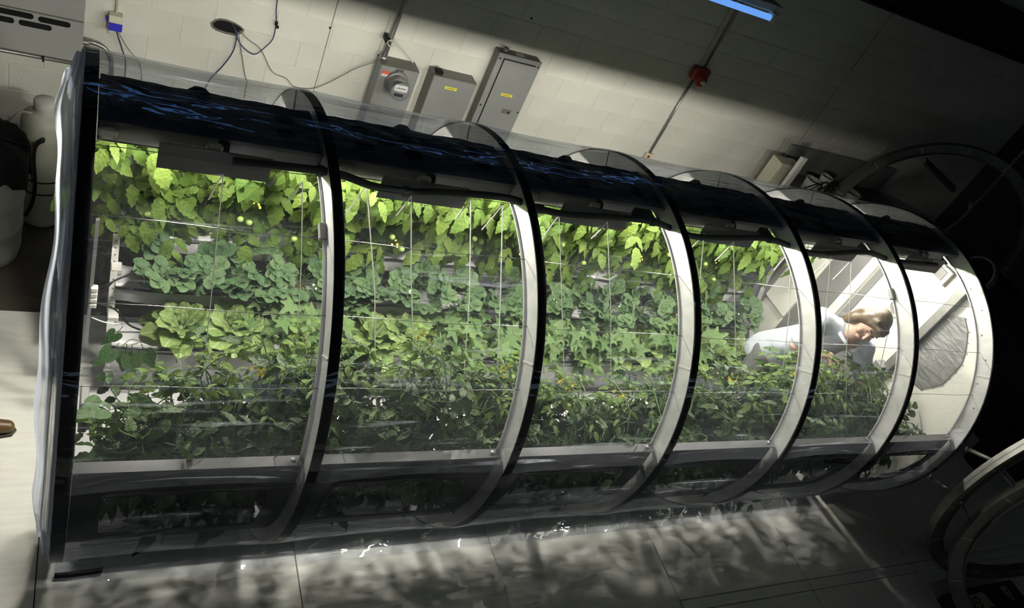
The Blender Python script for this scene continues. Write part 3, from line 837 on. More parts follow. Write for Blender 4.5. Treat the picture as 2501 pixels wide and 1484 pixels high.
# lettuce heads and sweet potato on the lowest tier
lx = [(.48, .42, 1.1), (.74, .41, 1.15), (1.52, .40, 1.05), (1.72, .43, 1.15), (3.32, .40, .95), (3.55, .41, 1.0), (4.05, .42, 1.0), (4.22, .38, 1.05), (4.45, .42, 1.1)]
for i, (x0, y0, s0) in enumerate(lx):
    root = empty('lettuce_head', (x0, y0, .43), 'broad-leaved lettuce head with pale ribs on the lowest tier, %s from the near end' % ORD[i], 'lettuce', 'lettuce heads')
    n = 20
    for k in range(n):
        a = k * 2.399 + R.uniform(-.2, .2); el = .10 + 1.25 * k / n + R.uniform(-.15, .2)
        d = Vector((math.cos(a) * math.cos(el), math.sin(a) * math.cos(el) * .85 - .12, math.sin(el)))
        nrm = Vector((-math.cos(a) * math.sin(el), -math.sin(a) * math.sin(el), math.cos(el) + .15))
        p = Vector((x0 + .02 * math.cos(a), y0 + .02 * math.sin(a), .44 + .05 * k / n))
        put('lettuce', root, p, d, nrm, s0 * R.uniform(.75, 1.05) * (1 - .30 * k / n))
    MB().lathe([(.025, 0), (.03, .02), (.015, .05)], 10, Matrix.Translation((x0, y0, .425))).build('core', 'leaf_lettuce', root, True)
px = [1.0, 1.25, 1.95, 2.15, 2.38, 2.60, 2.82, 3.04, 3.22, 3.72, 3.90]
for i, x0 in enumerate(px):
    root = empty('sweet_potato_plant', (x0, .42, .42), 'sweet potato plant with pointed star leaves, lowest tier, %s from the near end' % ORD[i], 'sweet potato', 'sweet potato plants')
    sm = MB()
    for k in range(5):
        a = R.uniform(0, 2 * pi)
        sm.tube(smooth_path([(x0, .42, .42), (x0 + .08 * math.cos(a), .40 + .06 * math.sin(a), .56), (x0 + .17 * math.cos(a), .38 + .10 * math.sin(a), .54)], 4), .0025, 4)
    sm.build('vine', 'stem_green', root)
    for k in range(26):
        p = Vector((x0 + R.uniform(-.15, .15), .42 + R.uniform(-.14, .16), .46 + R.uniform(0, .22)))
        if p.y < .30: p.z = R.uniform(.36, .52)
        d = Vector((R.uniform(-1, 1), R.uniform(-1, -.05), R.uniform(-.5, .35)))
        put('star', root, p, d, (R.uniform(-.3, .3), -.65, .9), R.uniform(.75, 1.15))
# dangling vine with heart-shaped leaves beside the step rack
root = empty('trailing_bean_vine', (.24, .33, .42), 'small dark vine with heart-shaped leaves dangling from the lowest tier near the brackets', 'vine')
MB().tube(smooth_path([(.30, .36, .42), (.24, .325, .47), (.20, .30, .44), (.17, .29, .46)], 5), .0025, 5).build('vine', 'stem_brown', root, True)
for p, d, s_ in (((.19, .30, .47), (-.6, -.5, -.5), 1.0), ((.225, .305, .46), (-.05, -.4, -1), 1.05), ((.25, .30, .46), (.05, -.4, -1), 1.25), ((.29, .31, .46), (.5, -.4, -.9), 1.0), ((.20, .33, .56), (-.6, -.3, -.7), .9)):
    put('heart', root, p, d, (0, -1, .3), s_)

# front row of tomatoes behind the film
HT = [(.02, .98), (.10, 1.02), (.25, 1.15), (.415, 1.33), (.60, 1.30), (.75, 1.50), (.95, 1.38), (1.2, 1.42), (1.3, 1.54), (1.52, 1.40), (1.9, 1.28), (2.43, 1.18), (2.8, 1.26), (3.3, 1.36), (3.95, 1.40), (4.6, 1.28), (4.9, 1.15)]
def hgt(x):
    for (xa, ha), (xb, hb) in zip(HT, HT[1:]):
        if xa <= x <= xb: return ha + (hb - ha) * (x - xa) / (xb - xa)
    return 1.1
nF = 13
for i in range(nF):
    x0 = .20 + i * .372
    root = empty('tomato_plant', (x0, -.42, .40), 'shade-dark bushy tomato plant in the front row behind the film, %s from the near end' % ORD[i], 'tomato plant', 'front row tomato plants')
    stems = []
    for k in range(5):
        xt = x0 + R.uniform(-.18, .18); h = hgt(xt)
        p1 = Vector((x0 + R.uniform(-.13, .13), -.66 + R.uniform(-.12, .12), .86)); p2 = Vector((xt, -.60 + R.uniform(-.16, .14), (.92 + h) / 2 + .03)); p3 = Vector((xt + R.uniform(-.05, .05), -.56 + R.uniform(-.12, .12), h - .05))
        stems.append(smooth_path([(x0, -.42, .40), p1, p2, p3], 6))
    sm = MB()
    for s_ in stems: sm.tube(s_, [.0055 - .0035 * k / (len(s_) - 1) for k in range(len(s_))], 5)
    sm.build('stem', 'stem_green', root, True)
    for s_ in stems:
        e = s_[-1]
        for k in range(4):
            a = k * 1.7 + R.uniform(-.5, .5)
            d = Vector((math.cos(a), math.sin(a), R.uniform(.1, .9)))
            if inside(e + d.normalized() * .2, .945) and .03 < e.x + d.x * .15 < 4.88: put('shoot', root, e - Vector((0, 0, .03 * k)), d, (0, -.2, 1), R.uniform(.6, .95))
    n = 0; tries = 0
    while n < 150 and tries < 4000:
        tries += 1
        s_ = R.choice(stems); p = s_[min(len(s_) - 1, int(len(s_) * R.uniform(.08, 1)))] + Vector((R.uniform(-.18, .18), R.uniform(-.26, .12), R.uniform(-.12, .06)))
        if p.z > hgt(min(4.9, max(.02, p.x))) - .13 or p.x < .05 or p.x > 4.82: continue
        d = Vector((R.uniform(-1, 1), R.uniform(-1, .7), R.uniform(-.8, .35))).normalized()
        s1 = R.uniform(.75, 1.2)
        if not inside(p + d * .22 * s1, .955) or not inside(p, .955): continue
        if p.x + d.x * .22 * s1 < .03 or p.x + d.x * .22 * s1 > 4.9: continue
        if p.z < .52 or (p.z < .80 and R.random() < .42): continue
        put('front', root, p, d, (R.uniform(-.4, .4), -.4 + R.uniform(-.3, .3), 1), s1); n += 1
    for k in range(9):
        p = Vector((x0 + R.uniform(-.19, .19), R.uniform(-.93, -.84), R.uniform(1.12, 1.27)))
        d = Vector((R.uniform(-1, 1), R.uniform(-.6, .2), R.uniform(-1, -.1))).normalized()
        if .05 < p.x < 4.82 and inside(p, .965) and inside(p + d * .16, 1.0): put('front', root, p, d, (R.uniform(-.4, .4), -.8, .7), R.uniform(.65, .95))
    if i in (1, 3, 4, 5, 6, 8, 9):
        blossom(root, (x0 + R.uniform(-.08, .08), -.58, hgt(x0) - .02), 'flower_yellow', 8, .012, 'flower_cluster')
root = empty('bean_plant', (.16, -.42, .40), 'large smooth-leaved bean plant at the near end of the front row', 'bean plant')
MB().tube(smooth_path([(.20, -.42, .40), (.17, -.62, .9), (.13, -.58, 1.08)], 5), .004, 5).build('stem', 'stem_green', root, True)
for p, d, s_ in (((.12, -.58, 1.08), (-.5, -.5, .35), 1.15), ((.14, -.58, 1.08), (.8, -.3, .2), 1.1), ((.16, -.6, .95), (.3, -.6, -.6), 1.3), ((.14, -.62, .9), (-.3, -.6, -.3), 1.2)):
    put('heart', root, p, d, (0, -.4, 1), s_)

# ================================================================== THINGS ON THE BACK WALL
def screw(T, par, r=.008): MB().lathe([(r, 0), (r, .003), (r * .5, .005)], 8, T).build('screw', 'dark_paint', par)
FY = Matrix(((1, 0, 0, 0), (0, 0, -1, 0), (0, 1, 0, 0), (0, 0, 0, 1)))     # XY polygon -> wall plane, extruded towards the room
def onwall(y): return Matrix.Translation((0, y, 0)) @ FY
def rrect(x0, x1, z0, z1, r, n=5):
    out = []
    for cx, cz, a in ((x1 - r, z1 - r, 0), (x0 + r, z1 - r, 90), (x0 + r, z0 + r, 180), (x1 - r, z0 + r, 270)):
        for k in range(n + 1):
            t = rad(a + 90 * k / n); out.append((cx + r * math.cos(t), cz + r * math.sin(t)))
    return out
# heater cabinet with slots
hc = empty('wall_heater', (-.6, 2.35, .9), 'large grey metal cabinet with dark slots high on the wall in the upper left corner', 'heater')
MB().box((-1.5, 2.2, .885), (-.062, 2.495, 1.66), None, .006).build('case', 'unit_grey', hc)
MB().box((-1.5, 2.194, 1.150), (-.064, 2.201, 1.157)).build('seam_ridge', 'steel_dark', hc)
for x0, x1, zc in ((-.62, -.313, 1.122), (-.291, -.129, 1.117), (-.385, -.222, 1.073), (-.70, -.406, 1.073)):
    MB().prism(rrect(x0, x1, zc - .017, zc + .017, .0165), .003, onwall(2.2005)).build('slot', 'black_and_shade', hc)
pp = tag(MB().tube([(-1.5, 2.30, .845), (-.09, 2.30, .842)], .012, 10).build('pipe', 'zinc', None, True, (-.8, 2.3, .84)), 'thin upper metal pipe running below the grey cabinet', 'pipe')
MB().tube([(-.262, 2.288, .86), (-.262, 2.284, .80)], .005, 6).build('strap', 'black_rubber', pp)
tag(MB().tube([(-1.5, 2.31, .808), (-.09, 2.30, .818)], .012, 10).build('pipe', 'zinc', None, True, (-.8, 2.3, .81)), 'dark lower metal pipe running below the grey cabinet', 'pipe')
fc = empty('flexible_conduit', (-.05, 2.4, .92), 'ribbed grey flexible conduit curving out of the grey cabinet', 'conduit')
pth = smooth_path([(-.062, 2.42, .912), (.004, 2.42, .918), (.061, 2.42, .893), (.10, 2.42, .825), (.11, 2.42, .70)], 10)
MB().tube(pth, [.014 + .0018 * (k % 2) for k in range(len(pth))], 10).build('hose', 'zinc', fc, True)
MB().tube([(-.062, 2.42, .912), (-.03, 2.42, .915)], .021, 10).build('fitting', 'zinc', fc)
# blue junction box
jb = empty('junction_box', (.11, 2.46, 1.06), 'cream and blue junction box with hanging wires', 'junction box')
MB().box((.068, 2.43, 1.07), (.146, 2.497, 1.118), None, .003).build('cover', 'cream', jb)
MB().box((.068, 2.43, 1.018), (.146, 2.497, 1.069), None, .003).build('body', 'blue_box', jb)
MB().box((.055, 2.44, 1.07), (.068, 2.46, 1.095)).build('lever', 'blue_box', jb)
MB().box((.066, 2.425, 1.0), (.070, 2.495, 1.10)).build('side_plate', 'steel_dark', jb)
MB().tube([(.106, 2.485, 1.118), (.103, 2.485, 1.9)], .008, 8).build('conduit', 'cream', jb, True)
MB().tube(smooth_path([(.113, 2.435, 1.03), (.135, 2.45, .96), (.155, 2.46, .90), (.187, 2.47, .79), (.19, 2.47, .6)], 6), .004, 6).build('wire', 'cable_blue', jb, True)
MB().tube(smooth_path([(.119, 2.435, 1.03), (.15, 2.45, .97), (.19, 2.46, .905), (.272, 2.47, .795), (.30, 2.47, .6)], 6), .003, 6).build('wire', 'cable_grey', jb, True)
# ragged hole in the wall with cables
hl = empty('wall_hole', (.76, 2.49, 1.18), 'ragged dark oval hole broken through the wall blocks', 'hole')
hp2 = [(.649, 1.181), (.672, 1.212), (.70, 1.228), (.74, 1.232), (.79, 1.224), (.835, 1.208), (.863, 1.188), (.850, 1.158), (.815, 1.133), (.755, 1.130), (.69, 1.138), (.66, 1.155)]
MB().prism([(x, z) for x, z in hp2], .004, onwall(2.5)).build('rim', 'steel_dark', hl)
MB().prism([(.76 + (x - .76) * .86, 1.186 + (z - 1.184) * .72) for x, z in hp2], .003, onwall(2.4965)).build('cavity', 'black_and_shade', hl)
def cable(pts, r, m, label, extra=None):
    o = MB().tube(smooth_path(pts, 7), r, 7).build('cable', m, None, True, pts[0]); tag(o, label, 'cable'); return o
cable([(.776, 2.490, 1.215), (.800, 2.47, 1.19), (.815, 2.465, 1.157), (.813, 2.465, 1.039), (.767, 2.465, .916), (.707, 2.465, .805), (.68, 2.465, .70)], .0045, 'cable_blue', 'dark blue cable curving down to the left from the wall hole')
cable([(.82, 2.490, 1.17), (.83, 2.475, 1.150), (.864, 2.47, 1.043), (.908, 2.47, .905), (.930, 2.47, .85), (.941, 2.47, .823), (.945, 2.47, .70)], .0035, 'cable_grey', 'thin dark cable hanging straight down from the wall hole')
c3 = cable([(.80, 2.490, 1.18), (.818, 2.475, 1.141), (.865, 2.47, 1.082), (.947, 2.47, 1.042), (1.009, 2.47, 1.113), (1.046, 2.47, 1.191), (1.041, 2.47, 1.307), (1.018, 2.47, 1.454), (1.0, 2.47, 1.9)], .0038, 'cable_blue', 'blue cable looping up the wall to the right of the hole')
MB().box((1.033, 2.445, 1.285), (1.052, 2.47, 1.315), None, .004).box((1.045, 2.45, 1.27), (1.062, 2.462, 1.287)).build('cable_clip', 'black_rubber', c3)
cable([(.83, 2.492, 1.18), (.90, 2.485, 1.13), (.987, 2.485, 1.08), (1.092, 2.485, .937), (1.194, 2.485, .907), (1.261, 2.485, .857), (1.382, 2.485, .866), (1.49, 2.48, .945), (1.635, 2.46, 1.10), (1.74, 2.45, 1.18), (1.80, 2.43, 1.24)], .003, 'cable_grey', 'thin grey cable drooping from the hole across to the meter conduit')
# meter box
mb_ = empty('meter_box', (1.92, 2.42, .9), 'grey electricity meter box with round glass meter', 'meter box')
MB().box((1.776, 2.35, .60), (2.064, 2.498, 1.232), None, .004).build('case', 'steel_grey', mb_)
MB().prism([(1.777, 1.2285), (2.063, 1.2325), (2.063, 1.236), (1.777, 1.236)], .151, onwall(2.498)).build('lid', 'steel_dark', mb_)
MB().box((1.795, 2.346, 1.15), (1.848, 2.351, 1.17)).build('notice', 'white_plastic', mb_)
MB().box((1.795, 2.3455, 1.17), (1.848, 2.351, 1.192)).build('notice', 'red_tag', mb_)
TM = Matrix.Translation((1.917, 2.35, 1.125)) @ FY
MB().lathe([(.086, 0), (.086, .018), (.080, .026), (.078, .026)], 32, TM).build('socket_ring', 'zinc', mb_, True)
MB().box((1.89, 2.325, 1.205), (1.945, 2.35, 1.225), None, .003).build('ring_clasp', 'zinc', mb_)
gl = MB().lathe([(.076, .02), (.074, .10), (.072, .14), (.066, .152), (.0, .154)], 32, TM, cap=False).build('glass_dome', 'meter_glass', mb_, True)
MB().lathe([(.066, .0), (.066, .06), (.05, .065)], 24, TM).build('works', 'steel_dark', mb_, True)
dial = MB().lathe([(.066, .128), (.066, .132), (.0, .132)], 24, TM, cap=False).build('dial', 'steel_grey', mb_)
MB().prism(rrect(1.917 - .05, 1.917 + .05, 1.125 + .0, 1.125 + .05, .012), .003, onwall(2.35 - .132)).build('name_plate', 'white_plastic', dial)
for k in range(5): MB().box((1.885 + k * .014, 2.35 - .137, 1.146), (1.892 + k * .014, 2.35 - .135, 1.156)).build('digit_mark', 'ink', dial)
MB().box((1.917 - .035, 2.35 - .136, 1.085), (1.917 + .03, 2.35 - .132, 1.108)).build('dark_plate', 'ink', dial)
# conduit above the meter with clamp
cd = empty('conduit', (1.80, 2.42, 1.24), 'thick zinc conduit rising from the meter box with a clamp', 'conduit')
MB().tube([(1.796, 2.42, 1.235), (1.803, 2.42, 1.42), (1.815, 2.42, 1.72), (1.83, 2.42, 2.7)], .021, 14).build('pipe', 'zinc', cd, True)
MB().tube([(1.796, 2.42, 1.235), (1.797, 2.42, 1.275)], .030, 12).build('hub', 'zinc', cd, True)
MB().box((1.765, 2.39, 1.375), (1.80, 2.47, 1.415), None, .003).build('clamp', 'black_rubber', cd)
MB().tube([(1.7995, 2.42, 1.385), (1.801, 2.42, 1.405)], .028, 12).build('band', 'zinc', cd, True)
MB().tube(smooth_path([(1.80, 2.39, 1.40), (1.83, 2.385, 1.385), (1.81, 2.385, 1.36), (1.78, 2.39, 1.385), (1.81, 2.39, 1.41), (1.86, 2.42, 1.37), (1.95, 2.46, 1.31), (2.04, 2.47, 1.24)], 6), .004, 6).build('tie_cable', 'cable_white', cd, True)
# disconnect box
db = empty('disconnect_box', (2.36, 2.43, .9), 'plain grey disconnect box with one yellow tag and black knob', 'switch box')
MB().box((2.183, 2.36, .60), (2.532, 2.498, 1.232), None, .004).build('case', 'steel_grey', db)
MB().box((2.181, 2.365, 1.228), (2.534, 2.498, 1.236)).build('lid', 'steel_dark', db)
MB().box((2.181, 2.37, .60), (2.1845, 2.498, 1.23)).build('side_plate', 'steel_dark', db)
MB().box((2.296, 2.3575, 1.150), (2.392, 2.361, 1.171)).build('tag', 'yellow_tag', db)
for k in range(6): MB().box((2.308 + k * .012, 2.3565, 1.157), (2.315 + k * .012, 2.358, 1.163)).build('print_mark', 'ink', db)
MB().box((2.205, 2.39, 1.236), (2.262, 2.45, 1.262), None, .006).build('knob', 'black_rubber', db)
# breaker panel
pb = empty('breaker_panel', (2.81, 2.44, .8), 'tall grey breaker panel with a door, latch and yellow tag', 'electrical panel')
MB().box((2.628, 2.405, .62), (2.992, 2.498, 1.508), None, .003).build('case', 'steel_dark', pb)
fr_ = MB().box((2.626, 2.395, .60), (2.996, 2.406, 1.512), None, .003).build('front_plate', 'steel_grey', pb)
dr = MB().box((2.682, 2.388, .66), (2.955, 2.397, 1.468), None, .002).build('door', 'steel_grey', pb)
MB().box((2.674, 2.3935, .65), (2.682, 2.397, 1.476)).build('door_gap', 'black_and_shade', pb)
MB().box((2.674, 2.3935, 1.468), (2.955, 2.397, 1.476)).build('door_gap', 'black_and_shade', pb)
lt = MB().box((2.835, 2.384, 1.037), (2.915, 2.389, 1.075)).build('latch', 'steel_dark', dr)
MB().box((2.885, 2.380, 1.045), (2.90, 2.385, 1.06)).build('latch_button', 'black_and_shade', dr)
MB().box((2.77, 2.3865, 1.182), (2.868, 2.389, 1.203)).build('tag', 'yellow_tag', dr)
for k in range(6): MB().box((2.782 + k * .012, 2.3855, 1.189), (2.789 + k * .012, 2.387, 1.195)).build('print_mark', 'ink', dr)
for x, z in ((2.645, 1.468), (2.978, 1.468), (2.645, 1.065), (2.978, 1.065)):
    screw(Matrix.Translation((x, 2.395, z)) @ FY, pb)
MB().lathe([(.02, 0), (.02, .025), (.012, .03)], 12, Matrix.Translation((2.69, 2.45, 1.51))).build('hub', 'zinc', pb)
MB().box((2.78, 2.42, 1.508), (2.85, 2.47, 1.511)).build('top_mark', 'cream', pb)
# fire alarm with conduits
fa = empty('fire_alarm', (4.49, 2.45, 1.72), 'dark red fire alarm sounder with a clear strobe', 'fire alarm')
MB().box((4.405, 2.43, 1.675), (4.575, 2.498, 1.785), None, .012).build('case', 'alarm_red', fa)
MB().lathe([(.062, 0), (.06, .02), (.045, .035), (.0, .04)], 20, Matrix.Translation((4.50, 2.43, 1.695)) @ FY, cap=False).build('horn', 'alarm_red', fa, True)
MB().lathe([(.024, 0), (.022, .015), (.0, .022)], 14, Matrix.Translation((4.515, 2.395, 1.69)) @ FY @ Matrix.Diagonal((1.3, .8, 1, 1)), cap=False).build('strobe', 'white_plastic', fa, True)
tag(MB().tube([(4.475, 2.48, 1.68), (4.478, 2.48, .90)], .010, 8).build('conduit', 'zinc', None, True, (4.48, 2.48, .9)), 'thin conduit running down the wall below the fire alarm', 'conduit')
tag(MB().tube([(4.462, 2.485, 1.785), (4.43, 2.485, 2.72)], .006, 8).build('conduit', 'cream', None, True, (4.45, 2.48, 1.8)), 'slim cream conduit above the fire alarm on its left side', 'conduit')
tag(MB().tube([(4.515, 2.48, 1.785), (4.50, 2.48, 2.72)], .010, 8).build('conduit', 'zinc', None, True, (4.5, 2.48, 1.8)), 'dark conduit above the fire alarm on its right side', 'conduit')
wb = tag(MB().box((4.44, 2.46, .845), (4.52, 2.498, .90), None, .004).build('wall_outlet', 'cream', None, False, (4.48, 2.48, .85)), 'small outlet box at the foot of the alarm conduit', 'outlet')
MB().box((4.455, 2.455, .86), (4.48, 2.461, .885)).build('cover', 'alarm_red', wb)
for x, z in ((2.812, 1.78), (1.402, 1.341)):
    tag(MB().lathe([(.009, 0), (.009, .004), (.004, .006)], 8, Matrix.Translation((x, 2.5, z)) @ FY).build('wall_anchor', 'ink', None, False, (x, 2.498, z)), 'tiny black anchor hole in the wall %s' % ('up and to the right of the breaker panel' if x > 2 else 'on the joint right of the ragged hole'), 'anchor')
# fluorescent fixtures
def fluoro(x0, x1, y, z, label, sgn=1, reach=4.3):
    f_ = empty('fluorescent_fixture', ((x0 + x1) / 2, y, z), label, 'light fixture', 'fluorescent strip fixtures')
    MB().box((x0 - .04, y, z + .03), (x1 + .06, y + .13 * sgn, z + .075), None, .004).build('housing', 'cream', f_)
    MB().tube([(x0, y - .005 * sgn, z), (x1, y - .005 * sgn, z)], .019, 12).build('tube', 'tube_glow', f_, True)
    for q in (x0 - .03, x1): MB().box((q, y - .03, z - .02), (q + .035, y + .03, z + .035), None, .004).build('lamp_holder', 'cream', f_)
    MB().box(((x0 + x1) / 2 - .01, y + .05 * sgn, z + .075), ((x0 + x1) / 2 + .01, y + .07 * sgn, reach)).build('hanger', 'dark_paint', f_)
fluoro(2.28, 3.50, 1.07, 2.695, 'blue glowing fluorescent strip fixture at the top edge of the photo')
fluoro(0.92, 2.14, 1.07, 2.695, 'fluorescent strip out of frame, mirrored blue on the film over the second bay')
fluoro(-.44, 0.78, 1.07, 2.695, 'fluorescent strip out of frame, mirrored blue on the film over the first bay')

# ================================================================== LEFT SIDE: TANK, DRUM
tk = empty('water_tank', (-.225, 1.86, -.06), 'tall narrow translucent white plastic tank with screw cap and black straps', 'tank')
TT = Matrix.Translation((-.225, 1.86, -.06))
MB().lathe([(.10, 0), (.118, .02), (.12, .05), (.12, .62), (.122, .625), (.122, .72), (.11, .76), (.07, .785), (.055, .79), (.055, .81)], 32, TT).build('body', 'tank_plastic', tk, True)
MB().lathe([(.050, .80), (.058, .81), (.060, .83), (.060, .858), (.054, .865), (.0, .866)], 24, TT, cap=False).build('cap', 'white_plastic', tk, True)
for z in (.27, .36):
    MB().ring([(-.004, .1205), (.004, .1205), (.004, .124), (-.004, .124)], 0, 2 * pi, 32, TT @ Matrix.Translation((0, 0, z)) @ Matrix.Rotation(rad(90), 4, 'Y'), closed=True).build('strap', 'black_rubber', tk)
MB().tube([(-.225, 1.735, .62), (-.225, 1.70, .63)], .012, 8).build('valve', 'black_rubber', tk)
MB().tube(smooth_path([(-.225, 1.70, .635), (-.255, 1.69, .60), (-.265, 1.68, .52), (-.255, 1.70, .30), (-.27, 1.70, .16), (-.30, 1.66, .10)], 7), .011, 8).build('hose', 'black_rubber', tk, True)
MB().tube(smooth_path([(-.29, 1.80, .74), (-.34, 1.78, .75), (-.40, 1.72, .70), (-.42, 1.66, .64)], 6), .007, 8).build('feed_tube', 'cable_white', tk, True)
for a in (.6, 2.5): MB().tube([(-.225 + .07 * math.cos(a + pi), 1.86 - .07 * math.sin(a), -.06), (-.225 + .07 * math.cos(a + pi), 1.86 - .07 * math.sin(a), -.045)], .015, 8).build('foot', 'cream', tk)
dm = empty('storage_drum', (-.52, 1.48, -.06), 'pale plastic drum draped with a black sheet at the left edge', 'drum')
TD = Matrix.Translation((-.52, 1.48, -.06))
MB().lathe([(.17, 0), (.20, .03), (.215, .10), (.22, .25), (.224, .255), (.224, .275), (.222, .28), (.226, .45), (.230, .455), (.230, .475), (.228, .48), (.235, .72), (.235, .78)], 40, TD).build('body', 'drum_body', dm, True)
def drape(u, v):
    t = 2 * pi * u
    hang = .16 + .07 * noise1(t * 2, .7) + (.05 if math.sin(t * 3 + 1) > .2 else 0)
    s_ = v * (.25 + hang)
    if s_ < .25: r, z = s_, .80 + .03 * (1 - s_ / .25) + .015 * noise1(t * 3, s_ * 20)
    else: r, z = .25 + .014 * noise1(t * 5, 2.) * (s_ - .25) / .1, .80 - (s_ - .25)
    return (-.52 + r * math.cos(t), 1.48 + r * math.sin(t), z - .06)
MB().grid(drape, 72, 16).build('sheet', 'black_and_shade', dm, True)

# clear sleeve foot at the near corner
ft = empty('clear_sleeve', (.07, -.64, 0), 'clear plastic sleeve with a black end bar lying at the near front corner', 'sleeve')
MB().grid(lambda u, v: (-.02 + .18 * u, -.585 - .085 * v, .006 + .03 * math.sin(pi * v) + .002 * noise1(u * 9, v)), 12, 8).build('film', 'floor_film', ft, True)
MB().tube(smooth_path([(-.02, -.676, .016), (.05, -.678, .018), (.11, -.674, .015), (.165, -.672, .017)], 4), .012, 8).build('bar', 'black_rubber', ft, True)

# ================================================================== RIGHT SIDE: LOOSE HOOPS, DUCT, CHAIN, LUMBER
def loose(c, phi, label, a0, a1):
    T = Matrix.Translation(c) @ Matrix.Rotation(phi + rad(90), 4, 'Z')
    h = empty('loose_hoop', c, label, 'hoop')
    ring = lambda sec: MB().ring(sec, a0, a1, 80, T)
    ring([(-.004, .935), (.004, .935), (.004, 1.03), (-.004, 1.03)]).build('web', 'alu_dull', h)
    ring([(-.03, 1.024), (.03, 1.024), (.03, 1.03), (-.03, 1.03)]).build('outer_flange', 'alu_dull', h)
    ring([(-.03, .935), (.03, .935), (.03, .94), (-.03, .94)]).build('inner_flange', 'alu_dull', h)
    for a in range(0, 360, 24):
        t = rad(a + 7)
        MB().box((-.008, -1.02, -.004), (.008, -.945, .004), T @ Matrix.Rotation(-t, 4, 'X')).build('splice', 'alu', h)
    return h
loose((5.897, -1.412, 1.143), -.203, 'loose aluminium hoop standing next to the far end of the tunnel', 0, 2 * pi)
loose((5.86, -1.949, 1.036), -.636, 'loose aluminium hoop nearest the camera in the lower right corner', 0, 2 * pi)
loose((7.349, 1.572, 1.04), -.495, 'dark loose hoop leaning in the background beyond the tunnel end', 0, 2 * pi)
def rod(a, b_, label, r=.013):
    o = MB().tube([a, b_], r, 8).build('spacer_rod', 'alu_dull', None, True, a); tag(o, label, 'rod')
    MB().tube([a, Vector(a).lerp(Vector(b_), .08)], r * 1.5, 8).build('collar', 'zinc', o)
rod((4.95, -1.03, 1.19), (4.94, -1.21, 1.29), 'upper spacer rod between the tunnel end and the next hoop')
rod((4.95, -1.02, .86), (4.93, -1.21, .95), 'lower spacer rod between the tunnel end and the next hoop')
rod((5.0, -1.225, 1.24), (5.07, -1.36, 1.21), 'upper spacer rod between the two loose hoops in front')
rod((5.01, -1.23, .90), (5.05, -1.35, .83), 'lower spacer rod between the two loose hoops in front')
def bar(a, b_, wd, name, label, cat, m='alu_dull'):
    d = Vector(b_) - Vector(a); T = frame(a, d, (0, -1, 1))
    o = MB().box((-wd / 2, 0, -wd / 4), (wd / 2, d.length, wd / 4), T, .004).build(name, m, None, False, a); tag(o, label, cat)
    MB().box((-wd * .3, d.length - .05, wd / 4), (wd * .3, d.length - .02, wd / 4 + .006), T).build('end_bolt', 'zinc', o)
bar((5.95, 1.2, 2.01), (6.60, 1.2, 1.82), .06, 'brace_bar', 'upper sloping brace bar in the dark behind the tunnel end', 'bar')
bar((6.98, 1.2, 1.71), (8.07, 1.2, 1.41), .07, 'brace_bar', 'long lower sloping brace bar in the dark at the right', 'bar')
bar((5.57, 1.9, 1.47), (5.61, 1.9, -.058), .07, 'white_post', 'short white post rising above the film near the far end', 'post', 'white_plastic')
bx = empty('storage_box', (5.8, 2.2, -.06), 'pale panel box against the wall beyond the tunnel, beside the white post', 'box')
MB().box((5.665, 2.15, -.058), (5.95, 2.3, 1.24), None, .006).build('case', 'cream', bx)
MB().box((5.69, 2.146, .05), (5.925, 2.151, 1.20)).build('front_panel', 'cream', bx)
sh = empty('equipment_bench', (6.6, 2.2, .5), 'cluttered dark bench with tubs and wires against the wall behind the loose hoop', 'bench')
MB().box((6.0, 1.95, .98), (7.6, 2.48, 1.02)).build('top', 'end_grey', sh)
for x in (6.05, 7.55):
    for y in (2.0, 2.43): MB().box((x - .025, y - .025, -.06), (x + .025, y + .025, .98)).build('leg', 'end_grey', sh)
MB().box((6.0, 2.44, 1.02), (7.6, 2.48, 1.3)).build('backboard', 'steel_grey', sh)
for x, y, r, h in ((6.2, 2.15, .08, .12), (6.4, 2.2, .06, .16), (6.75, 2.1, .09, .10)):
    t_ = MB().lathe([(r * .85, 0), (r, h), (r * .9, h), (r * .8, .01)], 20, Matrix.Translation((x, y, 1.02))).build('plastic_tub', 'white_plastic', None, True, (x, y, 1.02))
    tag(t_, {.08: 'wide white tub nearest the white post on the dark bench', .06: 'tall narrow white tub on the dark bench', .09: 'shallow white tub farthest along the dark bench'}[r], 'tub')
    MB().ring([(-.004, r), (.004, r), (.004, r + .006), (-.004, r + .006)], 0, 2 * pi, 20, Matrix.Translation((x, y, 1.02 + h)) @ Matrix.Rotation(rad(90), 4, 'Y'), closed=True).build('rim', 'white_plastic', t_)
for k in range(4):
    MB().tube(smooth_path([(6.05 + .1 * k, 2.1, 1.03), (6.15 + .08 * k, 2.05, 1.16 + .03 * (k % 2)), (6.3 + .1 * k, 2.1, 1.10), (6.38 + .1 * k, 2.2, 1.03)], 6), .006, 6).build('wire', 'black_rubber', sh, True)
